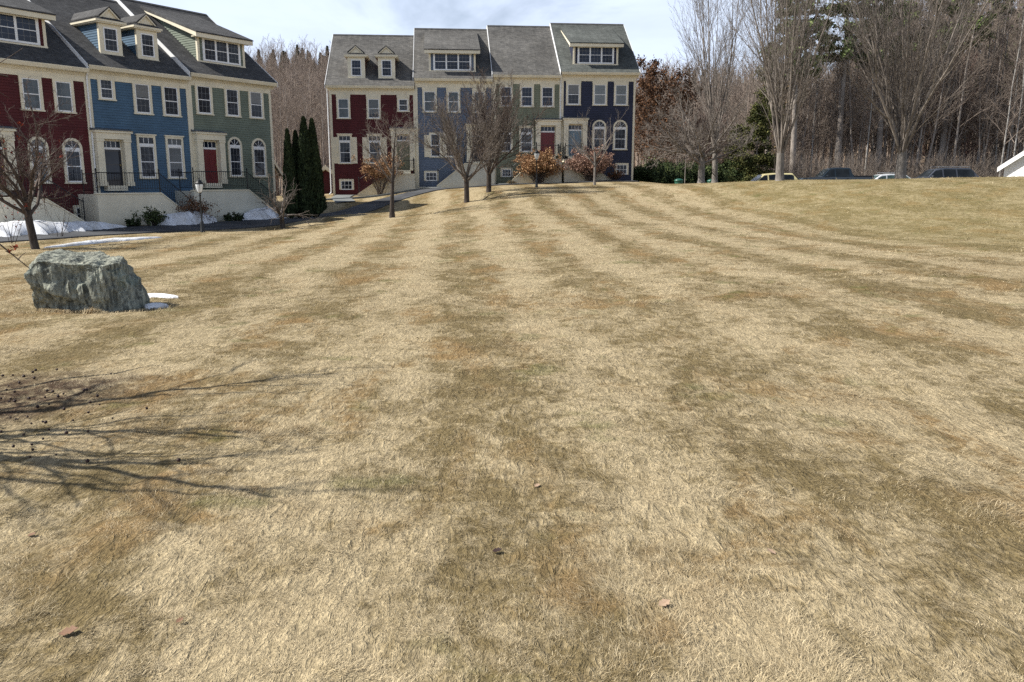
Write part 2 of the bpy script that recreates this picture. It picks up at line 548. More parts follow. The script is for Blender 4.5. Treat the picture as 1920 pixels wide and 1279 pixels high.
def ribbon(name, pts, width, mat, lift=0.03, skirt=0.08, smoothit=True):
    P = np.array(pts, dtype=float)
    if smoothit:
        for _ in range(3):
            Q = [P[0]]
            for a, b in zip(P[:-1], P[1:]):
                Q += [a * .75 + b * .25, a * .25 + b * .75]
            P = np.array(Q + [P[-1]])
    # resample
    seg = np.hypot(*np.diff(P, axis=0).T); cum = np.concatenate([[0], np.cumsum(seg)])
    n = int(cum[-1] / 0.4) + 2
    s = np.linspace(0, cum[-1], n)
    P = np.stack([np.interp(s, cum, P[:, 0]), np.interp(s, cum, P[:, 1])], 1)
    T = np.gradient(P, axis=0); T /= np.linalg.norm(T, axis=1)[:, None]
    Nn = np.stack([-T[:, 1], T[:, 0]], 1)
    w = width if np.ndim(width) else np.array([width])
    w = np.interp(np.linspace(0, 1, n), np.linspace(0, 1, len(w)), w)
    m = MB(); rows = []
    offs = np.linspace(-0.5, 0.5, 5)
    V = []
    for i in range(n):
        for j, o_ in enumerate(offs):
            q = P[i] + Nn[i] * o_ * w[i]
            V.append((q[0], q[1]))
    V = np.array(V); Z = H(V[:, 0], V[:, 1], False) + lift
    # keep the slab clear of the turf bumps
    vv = [(V[i, 0], V[i, 1], Z[i]) for i in range(len(V))]
    ff = []
    for i in range(n - 1):
        for j in range(4):
            a = i * 5 + j
            ff.append((a, a + 1, a + 6, a + 5))
    top = len(vv)
    lo = []
    for i in range(n):
        for j in (0, 4):
            a = vv[i * 5 + j]; vv.append((a[0], a[1], a[2] - skirt))
    for i in range(n - 1):
        for j in (0, 1):
            a = i * 5 + (0 if j == 0 else 4); b = a + 5
            c = top + i * 2 + j; d = c + 2
            ff.append((a, b, d, c))
    m.mesh(vv, ff)
    o = m.build(name, mat, smooth=False); o['kind'] = 'structure'
    return o


drive = [rowpt('L', s, 4.4) for s in (-14, -8, -2, 4, 9)] + [rowpt('L', 12.5, 3.4), np.array([-9.6, 50.5]), np.array([-8.6, 54.2]), np.array([-6.6, 56.6])] + \
        [rowpt('R', s, 3.0) for s in (8.5, 12, 17, 22)]
ribbon('driveway', drive, [3.6, 3.6, 3.6, 3.6, 3.3, 2.6, 2.2, 1.8, 1.5, 1.4, 1.4], M_ASPH, 0.05)
ribbon('walk', [rowpt('R', 0.95, 0.4), rowpt('R', 0.95, 3.6), rowpt('R', 1.6, 6.3)], 1.25, M_WALK, 0.065, smoothit=False)
ribbon('walk', [rowpt('R', 7.2, 0.5), rowpt('R', 7.2, 2.8)], 1.2, M_WALK, 0.065, smoothit=False)
ribbon('walk', [rowpt('R', 12.6, 0.5), rowpt('R', 12.8, 2.8)], 1.3, M_WALK, 0.065, smoothit=False)
ribbon('kerb', [rowpt('R', -1.0, 4.6), rowpt('R', 1.6, 4.3), rowpt('R', 4.0, 3.9), rowpt('R', 6.6, 2.7)], 0.16, M_WALK, 0.11, 0.2)
# car park behind the crest
V = []
g = MB()
gx = np.linspace(14, 60, 24); gy = np.linspace(63.5, 76, 8)
GX, GY = np.meshgrid(gx, gy); Z = H(GX.ravel(), GY.ravel(), False) + 0.06
g.mesh(list(zip(GX.ravel(), GY.ravel(), Z)), [(j * 24 + i, j * 24 + i + 1, (j + 1) * 24 + i + 1, (j + 1) * 24 + i) for j in range(7) for i in range(23)])
o = g.build('car_park', M_ASPH); o['kind'] = 'structure'
# ================================================================== HOUSES
TA = 4.45 / 6.15            # roof pitch
DEP = 5.75                  # facade to ridge


def siding(name, col, var=0.15):
    k = NT(name)
    c = k.coord('Object')
    a = k.noise(c, 0.7, 5, 0.6)
    b = k.noise(k.mapping(c, (0.6, 1, 9)), 3.0, 3, 0.6)       # board to board
    g = k.noise(k.mapping(c, (4, 4, 60)), 6.0, 3, 0.6)
    f = k.math('MULTIPLY', k.rng(a, 0.3, 0.7, 1 - var, 1 + var), k.rng(b, 0.3, 0.7, 0.9, 1.1))
    f = k.math('MULTIPLY', f, k.rng(g, 0.3, 0.7, 0.93, 1.06))
    k.out(k.scale(col, f), 0.62, 0.25)
    return k.m


M_RED = siding('red_clapboard', (0.080, 0.0135, 0.0145))
M_BLUE = siding('blue_clapboard', (0.064, 0.122, 0.192))
M_GREEN = siding('sage_clapboard', (0.150, 0.178, 0.140))
M_GRAYBLUE = siding('grey_blue_clapboard', (0.115, 0.145, 0.20))
M_OLIVE = siding('olive_clapboard', (0.19, 0.205, 0.145))
M_NAVY = siding('navy_clapboard', (0.029, 0.034, 0.062))
M_TRIM = simple('cream_trim', (0.72, 0.66, 0.51), 0.55, 0.10, 1.3)
M_MUNT = simple('grey_muntin', (0.20, 0.21, 0.225), 0.5, 0.05, 2.0)
M_WHITE = simple('white_sash', (0.78, 0.79, 0.80), 0.45, 0.05, 2.0)
M_STOOP = simple('cream_stoop_wall', (0.68, 0.63, 0.50), 0.8, 0.10, 0.9, 0.1, 14)
M_STOOPG = simple('pale_grey_stoop_wall', (0.58, 0.57, 0.49), 0.8, 0.10, 0.9, 0.1, 14)
M_STEP = simple('grey_steps', (0.34, 0.35, 0.36), 0.8, 0.12, 2.0)
M_IRON = simple('black_iron', (0.012, 0.013, 0.015), 0.45, 0.1, 5.0, 0.4)
M_PLINTH = simple('dark_foundation', (0.07, 0.07, 0.07), 0.9, 0.2, 2.0)
M_DRED = simple('dark_red_door', (0.135, 0.016, 0.020), 0.4, 0.08, 2.0, 0.4)
M_DOLIVE = simple('olive_door', (0.165, 0.165, 0.105), 0.5, 0.08, 2.0, 0.4)
M_DBLUE = simple('slate_blue_door', (0.15, 0.225, 0.285), 0.5, 0.08, 2.0, 0.4)
M_DDARK = simple('dark_storm_door', (0.030, 0.030, 0.036), 0.25, 0.1, 2.0, 0.5)
M_BRASS = simple('brass_handle', (0.45, 0.33, 0.12), 0.3, 0.1, 3.0, 0.5, metal=1.0)
M_LEAD = simple('portico_lead_roof', (0.13, 0.14, 0.15), 0.6, 0.15, 2.0)


def shingles(name, c1, c2, c3):
    k = NT(name)
    c = k.coord('Object')
    x, y, z = k.sep(c)
    v = k.n('ShaderNodeCombineXYZ'); k.set(v.inputs[0], x); k.set(v.inputs[1], k.math('MULTIPLY', y, 1.234))
    br = k.n('ShaderNodeTexBrick'); k.set(br.inputs['Vector'], v.outputs[0])
    br.inputs['Scale'].default_value = 1.0; br.offset = 0.5
    br.inputs['Brick Width'].default_value = 0.30; br.inputs['Row Height'].default_value = 0.14
    br.inputs['Mortar Size'].default_value = 0.006; br.inputs['Bias'].default_value = 0.0
    k.set(br.inputs['Color1'], c1); k.set(br.inputs['Color2'], c2); k.set(br.inputs['Mortar'], c3)
    a = k.noise(c, 0.45, 5, 0.6); b = k.noise(c, 5.0, 4, 0.7); d = k.noise(k.mapping(c, (3, 0.25, 0.25)), 1.2, 4)
    f = k.math('MULTIPLY', k.rng(a, 0.3, 0.7, 0.8, 1.18), k.rng(b, 0.3, 0.7, 0.78, 1.2))
    f = k.math('MULTIPLY', f, k.rng(d, 0.3, 0.7, 0.9, 1.1))
    k.out(k.scale(br.outputs['Color'], f), 0.9, 0.2)
    k.bump(k.math('ADD', br.outputs['Fac'], k.math('MULTIPLY', b, -0.6)), 0.5, 0.012)
    return k.m


M_ROOF = shingles('grey_shingles', (0.125, 0.120, 0.112), (0.085, 0.083, 0.080), (0.05, 0.05, 0.05))
M_ROOFG = shingles('green_grey_shingles', (0.108, 0.115, 0.108), (0.075, 0.082, 0.077), (0.045, 0.05, 0.047))
M_ROOFD = shingles('dark_grey_shingles', (0.085, 0.084, 0.084), (0.055, 0.055, 0.057), (0.03, 0.03, 0.03))


def glassmat(name, col, rough=0.04, blind=None, half=None):
    k = NT(name)
    c = k.coord('Object')
    a = k.noise(c, 0.9, 2)
    base = k.scale(col or blind, k.rng(a, 0.3, 0.7, 0.6, 1.4))
    if blind:
        x, y, z = k.sep(c)
        w = k.math('SINE', k.math('MULTIPLY', z, 2 * PI / 0.05))
        base = k.scale(blind, k.rng(w, -1, 1, 0.75, 1.05))
    if half:
        gz = k.sep(k.coord('Generated'))[2]
        base = k.mix(k.math('GREATER_THAN', gz, half), k.scale(col, 1.0), base)
    k.out(base, rough, 0.32)
    k.bump(a, 0.05, 0.02)
    return k.m


G_DARK = glassmat('dark_window_glass', (0.022, 0.025, 0.033))
G_GREY = glassmat('grey_window_glass', (0.075, 0.090, 0.100))
G_BLIND = glassmat('window_with_blind', None, 0.08, (0.20, 0.225, 0.235))
G_HALF = glassmat('window_with_half_drawn_blind', (0.022, 0.025, 0.033), 0.06, (0.17, 0.17, 0.165), .55)
G_LOW = glassmat('window_with_low_blind', (0.022, 0.025, 0.033), 0.06, (0.115, 0.125, 0.13), .22)
G_NAVY = glassmat('blue_dark_window_glass', (0.012, 0.018, 0.036))


def clap_wall(m, x0, x1, z0, z1, y=0.0, lap=0.125, out=0.026, axis='front'):
    """lapped boards, each leaning out at its lower edge"""
    n = max(1, int(round((z1 - z0) / lap))); h = (z1 - z0) / n
    for i in range(n):
        a = z0 + i * h; b = a + h
        if axis == 'front':
            m.mesh([(x0, y - out, a), (x1, y - out, a), (x1, y - 0.002, b), (x0, y - 0.002, b), (x0, y - 0.002, a), (x1, y - 0.002, a)],
                   [(0, 1, 2, 3), (4, 5, 1, 0), (0, 3, 4), (1, 5, 2)])
    return m


def window(root, x0, x1, z0, z1, kind='double', glass=G_DARK, head=None, y=0.0, casing=0.12, grid=(2, 3), surround=None, trim=None):
    """a sash window: casing (the part) with sash bars and pane as its sub-parts. outer bounds of the casing are given"""
    trim = trim or M_TRIM
    c = MB(); yo = y - 0.075; c0, c1 = x0 + casing, x1 - casing
    zt = z1 - casing * 0.9; zb = z0 + 0.10
    s = MB(); p = MB()
    ys0, ys1 = y - 0.055, y - 0.022
    yg0, yg1 = y - 0.036, y - 0.018
    if kind == 'arch':
        r = (x1 - x0) / 2; xc = (x0 + x1) / 2; zs = z1 - r; ri = r - casing
        c.box(x0, c0, yo, y, z0 + 0.0, zs); c.box(c1, x1, yo, y, z0, zs)
        N = 14
        for i in range(N):
            a, b = PI * i / N, PI * (i + 1) / N
            c.prism([(xc + r * math.cos(a), zs + r * math.sin(a)), (xc + r * math.cos(b), zs + r * math.sin(b)),
                     (xc + ri * math.cos(b), zs + ri * math.sin(b)), (xc + ri * math.cos(a), zs + ri * math.sin(a))], 'y', yo, y)
        c.box(x0 - 0.04, x1 + 0.04, yo - 0.035, y, z0 - 0.07, z0)
        arc = [(xc + ri * math.cos(PI * i / N), zs + ri * math.sin(PI * i / N)) for i in range(N + 1)]
        p.prism(arc, 'y', yg0, yg1)
        p.box(c0, c1, yg0, yg1, z0, zs - 0.001)
        s.box(c0, c1, ys0 - 0.012, ys1, zs - 0.10, zs + 0.03)
        for i in (1, 2, 3):
            a = PI * i / 4
            s.rod((xc, yg0 - 0.008, zs), (xc + ri * math.cos(a), yg0 - 0.008, zs + ri * math.sin(a)), 0.012, 4)
        zt = zs - 0.10; zb = z0
    else:
        c.box(x0, c0, yo, y, z0, z1); c.box(c1, x1, yo, y, z0, z1)
        c.box(c0, c1, yo, y, zt, z1)
        if kind != 'basement':
            c.box(x0 - 0.03, x1 + 0.03, yo - 0.035, y, z0 - 0.065, z0)
        if head: c.box(x0 - 0.02, x1 + 0.02, yo + 0.012, y, z1, head)
        if surround:
            c.box(x0 - surround[0], x0, yo + 0.02, y, z0 - 0.03, z1 - 0.18); c.box(x1, x1 + surround[0], yo + 0.02, y, z0 - 0.03, z1 - 0.18)
        if kind in ('transom',):
            c.box(x0 - 0.05, x1 + 0.05, yo - 0.045, y, z1, z1 + 0.07)
        zb = z0
    if kind == 'transom':
        ht = zt - 0.30
        p.box(c0, c1, yg0, yg1, ht, zt)
        s.box(c0, c1, ys0 - 0.02, ys1, ht - 0.12, ht)
        for i in (1, 2): 
            xx = c0 + (c1 - c0) * i / 3; s.box(xx - 0.012, xx + 0.012, yg0 - 0.012, yg1, ht, zt)
        zt = ht - 0.12
    fr = 0.05
    s.box(c0, c0 + fr, ys0, ys1, zb, zt); s.box(c1 - fr, c1, ys0, ys1, zb, zt)
    s.box(c0 + fr, c1 - fr, ys0, ys1, zb, zb + fr * 1.3); s.box(c0 + fr, c1 - fr, ys0, ys1, zt - fr, zt)
    if kind != 'arch': p.box(c0 + 0.01, c1 - 0.01, yg0, yg1, zb + 0.01, zt - 0.01)
    zm = (zb + zt) / 2
    if kind in ('basement',):
        for i in (1, 2):
            xx = c0 + (c1 - c0) * i / 3; s.box(xx - 0.012, xx + 0.012, yg0 - 0.012, yg1, zb, zt)
        s.box(c0, c1, yg0 - 0.012, yg1, zm - 0.012, zm + 0.012)
    else:
        s.box(c0 + fr, c1 - fr, ys0 - 0.004, ys1, zm - 0.022, zm + 0.022)
        if grid:
            s.cur = 1
            for i in range(1, grid[0] + 1):
                xx = c0 + fr + (c1 - c0 - 2 * fr) * i / (grid[0] + 1); s.box(xx - 0.007, xx + 0.007, yg0 - 0.006, yg1, zb + fr, zt - fr)
            for half in ((zb + fr, zm), (zm, zt - fr)):
                zz = (half[0] + half[1]) / 2; s.box(c0 + fr, c1 - fr, yg0 - 0.005, yg1, zz - 0.007, zz + 0.007)
    w = c.build('window', trim, root)
    s.build('sash', [M_WHITE, M_MUNT], w); p.build('pane', glass, w)
    return w


def triple(root, x0, x1, z0, z1, y, glass=G_DARK, grid=(1, 1)):
    """three sashes in one frame (shed dormers); sub-parts of the dormer"""
    c = MB(); p = MB(); n = 3; fo = 0.13; fm = 0.11
    w = (x1 - x0 - 2 * fo - 2 * fm) / 3
    c.box(x0, x0 + fo, y - 0.07, y, z0, z1); c.box(x1 - fo, x1, y - 0.07, y, z0, z1)
    c.box(x0 + fo, x1 - fo, y - 0.07, y, z1 - 0.10, z1); c.box(x0 + fo, x1 - fo, y - 0.09, y, z0, z0 + 0.09)
    for i in range(3):
        a = x0 + fo + i * (w + fm); b = a + w
        if i < 2: c.box(b, b + fm, y - 0.068, y, z0 + 0.09, z1 - 0.10)
        p.box(a, b, y - 0.035, y - 0.018, z0 + 0.09, z1 - 0.10)
        zm = (z0 + z1) / 2
        c.box(a, b, y - 0.05, y - 0.02, zm - 0.018, zm + 0.018)
        c.cur = 1
        for j in (1, 2):
            xx = a + w * j / 3; c.box(xx - 0.007, xx + 0.007, y - 0.042, y - 0.02, z0 + 0.09, z1 - 0.10)
        for zz in (z0 + (z1 - z0) * .28, z0 + (z1 - z0) * .73): c.box(a, b, y - 0.041, y - 0.02, zz - 0.007, zz + 0.007)
        c.cur = 0
    c.build('window_frame', [M_WHITE, M_MUNT], root); p.build('window_pane', glass, root)


def shed_dormer(root, e, x0, x1, y, sid, roof, glass=G_DARK, ztop=None, yback=5.0, group=(0.30, 0.30)):
    zb = e + (y + 0.4) * TA - 0.02
    zt = ztop or zb + 1.32
    zr = zt + 0.10                                   # roof underside at the front
    zk = e + (yback + 0.4) * TA
    sl = (zk - zr) / (yback - y)
    m = MB()
    m.cur = 0
    m.prism([(y + 0.002, zb - 0.6), (y + 0.002, zr), (yback, zk), (yback, zk - 0.6)], 'x', x0 + 0.004, x1 - 0.004)
    clap_wall(m, x0 + 0.1, x1 - 0.1, zb, zr - 0.02, y)
    # side cladding, lapped boards
    nb = int((zk - zb) / 0.125)
    for i in range(nb):
        a = zb + i * 0.125; b = a + 0.125
        ya = max(y, y + (a - zr) / sl) if a > zr else y
        yb = min(yback, (a - e) / TA - 0.4 + 0.05)
        if yb - ya < 0.05: continue
        for xs_, sg in ((x0, -1), (x1, 1)):
            m.mesh([(xs_ + sg * 0.018, ya, a), (xs_ + sg * 0.018, yb, a), (xs_ + sg * 0.001, yb, b), (xs_ + sg * 0.001, ya, b), (xs_, ya, a), (xs_, yb, a)],
                   [(0, 1, 2, 3), (0, 1, 5, 4)])
    d = m.build('dormer', sid, root)
    t = MB()
    for a, b in ((x0 - 0.02, x0 + 0.12), (x1 - 0.12, x1 + 0.02)): t.box(a, b, y - 0.04, y + 0.10, zb - 0.05, zr)
    t.box(x0 - 0.04, x1 + 0.04, y - 0.06, y, zb - 0.10, zb + 0.05)
    t.box(x0 + 0.12, x1 - 0.12, y - 0.035, y, zr - 0.16, zr)
    # fascia, soffit and rakes
    xa, xb = x0 - 0.30, x1 + 0.30; yf = y - 0.38; zf = zr - 0.38 * sl
    t.box(xa, xb, yf - 0.05, yf, zf - 0.06, zf + 0.16)
    t.prism([(yf, zf - 0.03), (y + 0.05, zf - 0.03), (y + 0.05, zf + 0.02), (yf, zf + 0.02)], 'x', xa, xb)
    for a, b in ((xa - 0.035, xa), (xb, xb + 0.035)):
        t.prism([(yf - 0.05, zf - 0.06), (yf - 0.05, zf + 0.16), (yback + 0.1, zk + 0.14), (yback + 0.1, zk - 0.10)], 'x', a, b)
    for a, b in ((x0 - 0.05, x0 + 0.0), (x1, x1 + 0.05)):
        t.prism([(y - 0.05, zr - 0.16), (y - 0.05, zr), (yback - 0.1, zk), (yback - 0.1, zk - 0.14)], 'x', a, b)
    t.build('dormer_trim', M_TRIM, d)
    r_ = MB()
    r_.prism([(yf - 0.09, zf + 0.162), (yf - 0.09, zf + 0.03 + 0.20), (yback + 0.15, zk + 0.20), (yback + 0.15, zk + 0.02)], 'x', xa - 0.05, xb + 0.05)
    r_.build('dormer_roof', roof, d)
    triple(d, x0 + group[0], x1 - group[1], zb + 0.06, zr - 0.13, y, glass)
    return d


def dog_dormer(root, e, x0, x1, y, sid, roof, glass=G_DARK):
    zb = e + (y + 0.4) * TA - 0.02
    zt = zb + 1.42; yb = (zt + 0.2 - e) / TA - 0.4
    m = MB(); xc = (x0 + x1) / 2
    m.prism([(y + 0.03, zb - 0.6), (y + 0.03, zt), (yb, zt), (yb, zt - 0.6)], 'x', x0 + 0.02, x1 - 0.02)
    for i in range(12):
        a = zb + i * 0.12; b = min(a + 0.12, zt)
        y2 = (a - e) / TA - 0.4 + 0.05
        if y2 - y < 0.1: continue
        for xs_, sg in ((x0 + 0.02, -1), (x1 - 0.02, 1)):
            m.mesh([(xs_ + sg * 0.016, y + .1, a), (xs_ + sg * 0.016, y2, a), (xs_, y2, b), (xs_, y + .1, b), (xs_, y + .1, a), (xs_, y2, a)], [(0, 1, 2, 3), (0, 1, 5, 4)])
    d = m.build('dormer', sid, root)
    t = MB()
    gw = 0.36
    t.box(x0, xc - gw, y - 0.03, y + 0.11, zb - 0.06, zt); t.box(xc + gw, x1, y - 0.03, y + 0.11, zb - 0.06, zt)
    t.box(xc - gw, xc + gw, y - 0.03, y + 0.05, zt - 0.17, zt); t.box(xc - gw, xc + gw, y - 0.03, y + 0.05, zb - 0.06, zb + 0.12)
    t.box(x0 - 0.04, x1 + 0.04, y - 0.07, y, zb - 0.09, zb - 0.01)
    # boxed cornice and the small pediment above it
    ov = 0.17
    t.box(x0 - ov, x1 + ov, y - ov, yb, zt, zt + 0.06)
    t.box(x0 - ov - 0.05, x1 + ov + 0.05, y - ov - 0.05, yb + 0.1, zt + 0.06, zt + 0.16)
    hw = (x1 - x0) / 2 * 0.74; zp = zt + 0.30; hp = 0.44
    t.prism([(xc - hw, zp), (xc + hw, zp), (xc, zp + hp)], 'y', y - 0.02, y + 0.05)
    for sg in (-1, 1):
        t.prism([(xc + sg * (hw + .10), zp - .03), (xc + sg * (hw + .02), zp - .03), (xc, zp + hp - .05), (xc, zp + hp + .03)], 'y', y - 0.12, y - 0.02)
    t.build('dormer_trim', M_TRIM, d)
    r_ = MB()
    # skirt roof: slopes from the cornice edge up to the pediment foot
    w0 = (x1 - x0) / 2 + ov + 0.06
    z0 = zt + 0.162
    A = [(xc - w0, y - ov - .06, z0), (xc + w0, y - ov - .06, z0), (xc + w0, yb + .9, z0), (xc - w0, yb + .9, z0)]
    B = [(xc - hw - .05, y - 0.02, zp), (xc + hw + .05, y - 0.02, zp), (xc + hw + .05, yb + .9, zp), (xc - hw - .05, yb + .9, zp)]
    r_.mesh(A + B, [(0, 1, 5, 4), (1, 2, 6, 5), (3, 0, 4, 7), (0, 3, 2, 1), (4, 5, 6, 7)])
    ybk = (zp + hp - e) / TA - 0.4 + 0.15
    for sg in (-1, 1):
        a = (xc + sg * (hw + .14), zp + 0.0); b = (xc, zp + hp + .032)
        r_.prism([a, b, (b[0], b[1] + .06), (a[0], a[1] + .06)], 'y', y - 0.14, ybk)
    r_.build('dormer_roof', roof, d)
    c = MB(); p = MB()
    zz0, zz1 = zb + 0.12, zt - 0.17
    f = 0.06
    c.box(xc - gw, xc - gw + f, y - 0.05, y + .02, zz0, zz1); c.box(xc + gw - f, xc + gw, y - 0.05, y + .02, zz0, zz1)
    c.box(xc - gw + f, xc + gw - f, y - 0.05, y + .02, zz0, zz0 + f); c.box(xc - gw + f, xc + gw - f, y - 0.05, y + .02, zz1 - f, zz1)
    zm = (zz0 + zz1) / 2; c.box(xc - gw + f, xc + gw - f, y - 0.03, y + .02, zm - .018, zm + .018)
    c.cur = 1
    for j in (1, 2):
        xx = xc - gw + 2 * gw * j / 3; c.box(xx - .007, xx + .007, y - .022, y + .02, zz0, zz1)
    for q in (.27, .73): c.box(xc - gw + f, xc + gw - f, y - .021, y + .02, zz0 + (zz1 - zz0) * q - .007, zz0 + (zz1 - zz0) * q + .007)
    p.box(xc - gw + .03, xc + gw - .03, y - .012, y + .01, zz0 + .03, zz1 - .03)
    c.build('window_frame', [M_WHITE, M_MUNT], d); p.build('window_pane', glass, d)
    return d


def portico(root, x0, x1, zf, zt, doormat, glazed=False, pil=0.34, proud=0.36, transom=True):
    m = MB()
    a0, a1 = x0 + pil, x1 - pil
    top = zt - 0.40
    for a, b in ((x0, a0), (a1, x1)):
        m.box(a, b, -proud, 0, zf, top)
        m.box(a - .03, b + .03, -proud - .03, -.002, zf - .02, zf + .18)
        m.box(a - .03, b + .03, -proud - .03, -.002, top - .12, top - .02)
    m.box(x0 - .03, x1 + .03, -proud - .02, 0, top, zt - .10)
    m.box(x0 - .10, x1 + .10, -proud - .10, 0, zt - .10, zt)
    m.box(a0, a1, -proud + .03, 0, zf - .25, zf)                 # threshold
    m.box(a0, a1, -.05, -.018, top - .09, top)
    p = m.build('portico', M_TRIM, root)
    l = MB(); l.prism([(-proud - .14, zt), (0, zt), (0, zt + .13), (-proud - .14, zt + .03)], 'x', x0 - .13, x1 + .13)
    l.build('portico_roof', M_LEAD, p)
    dh = min(2.06, top - .09 - zf - (0.40 if transom else 0.02))
    xa, xb = a0 + .05, a1 - .05
    if transom:
        g = MB(); g.box(xa + .04, xb - .04, -.04, -.02, zf + dh + .10, top - .09); g.build('transom_pane', G_NAVY if not glazed else G_DARK, p)
        s = MB(); s.box(xa, xb, -.07, -.018, zf + dh, zf + dh + .10)
        for i in (1, 2, 3):
            xx = xa + (xb - xa) * i / 4; s.box(xx - .012, xx + .012, -.055, -.018, zf + dh + .10, top - .09)
        s.build('transom_frame', M_WHITE, p)
    j = MB(); j.box(a0, xa, -.06, -.018, zf, top - .09); j.box(xb, a1, -.06, -.018, zf, top - .09); j.build('door_jamb', M_TRIM, p)
    d = MB(); d.box(xa, xb, -.05, -.02, zf + .01, zf + dh)
    if not glazed:
        w = xb - xa
        for (u0, u1) in ((.12, .46), (.54, .88)):
            for (v0, v1) in ((.10, .40), (.46, .86)):
                X0, X1, Z0, Z1 = xa + w * u0, xa + w * u1, zf + dh * v0, zf + dh * v1
                d.box(X0, X1, -.062, -.05, Z0, Z0 + .02); d.box(X0, X1, -.062, -.05, Z1 - .02, Z1)
                d.box(X0, X0 + .02, -.062, -.05, Z0 + .02, Z1 - .02); d.box(X1 - .02, X1, -.062, -.05, Z0 + .02, Z1 - .02)
    dd = d.build('door', doormat, root)
    h = MB(); h.lathe([(.012, 0), (.035, .02), (.035, .05), (.012, .07)], 8, (0, 0, 0))
    h.v = [(xb - .09 + v[0], -.05 - v[2], zf + 1.0 + v[1]) for v in h.v]
    h.build('handle', M_BRASS, dd)
    if glazed:
        g = MB(); g.box(xa + .08, xb - .08, -.056, -.05, zf + .22, zf + dh - .1); g.build('storm_pane', G_DARK, dd)
        f = MB()
        for a, b in ((xa, xa + .07), (xb - .07, xb)): f.box(a, b, -.065, -.05, zf + .02, zf + dh)
        f.box(xa + .07, xb - .07, -.065, -.05, zf + 1.0, zf + 1.05)
        f.build('door_frame', M_DDARK, dd)
    return p


def stoop(root, xa, xb, xe, zf, zg, mat, P=1.7, slope_end=None, far_side=True):
    """platform xa..xb, flight running down to xe (either side), cheek wall in front"""
    sg = 1 if xe > xb else -1
    m = MB()
    zb = -0.55
    y0, y1 = -P, -P + .16
    prof = [(xa, zb), (xa, zf), (xb, zf), (xe, zg + .08), (xe, zb)]
    m.prism(prof, 'y', y0, y1)
    # side of the platform away from the flight
    m.box(xa, xa + sg * .16, y1, -.02, zb, zf)
    st = m.build('stoop', mat, root)
    c = MB()                                              # coping along the cheek wall
    c.box(xa - sg * .05, xb, y0 - .05, y1 + .05, zf, zf + .06)
    s = (zg + .08 - zf) / (xe - xb)
    c.prism([(xb, zf), (xb, zf + .06), (xe, zg + .14), (xe, zg + .08)], 'y', y0 - .05, y1 + .05)
    c.build('coping', M_TRIM, st)
    # faint vertical seams between panels and drip line near the ground
    k = MB()
    n = max(2, int(round((zf - zg) / .185)))
    for i in range(n):
        u0 = xb + (xe - xb) * i / n; u1 = xb + (xe - xb) * (i + 1) / n
        zt = zf - .06 - (zf - .06 - zg) * (i + 1) / n
        k.box(u0, u1 - sg * .001, y1 + .002, -.25, zb, zt + .0)
        k.box(u0 - sg * .0, u1 + sg * .03, y1 + .002, -.25, zt + .001, zt + .04)
    k.box(xa + sg * .161, xb, y1 + .002, -.02, zf - .30, zf - .05)
    k.build('steps', M_STEP, st)
    # railing
    r_ = MB(); yr = (y0 + y1) / 2
    def rail(p, q, zoff=0.0):
        p = Vector(p); q = Vector(q); L = (q - p).length
        up = Vector((0, 0, 1))
        r_.rod(p + up * .95, q + up * .95, .022, 5); r_.rod(p + up * .18, q + up * .18, .014, 4)
        nn = int(L / .125)
        for i in range(1, nn):
            t = i / nn; b = p.lerp(q, t)
            r_.rod(b + up * .18, b + up * .95, .009, 4)
        for e_ in (p, q):
            r_.rod(e_, e_ + up * 1.06, .028, 6)
            r_.lathe([(.01, 1.06), (.04, 1.09), (.04, 1.12), (.005, 1.16)], 6, e_)
    rail((xa + sg * .08, yr, zf + .06), (xb, yr, zf + .06))
    rail((xb + sg * .02, yr, zf + .06), (xe - sg * .1, yr, zg + .18))
    rail((xa + sg * .08, -.42, zf), (xa + sg * .08, yr, zf))
    r_.build('railing', M_IRON, root)
    return st


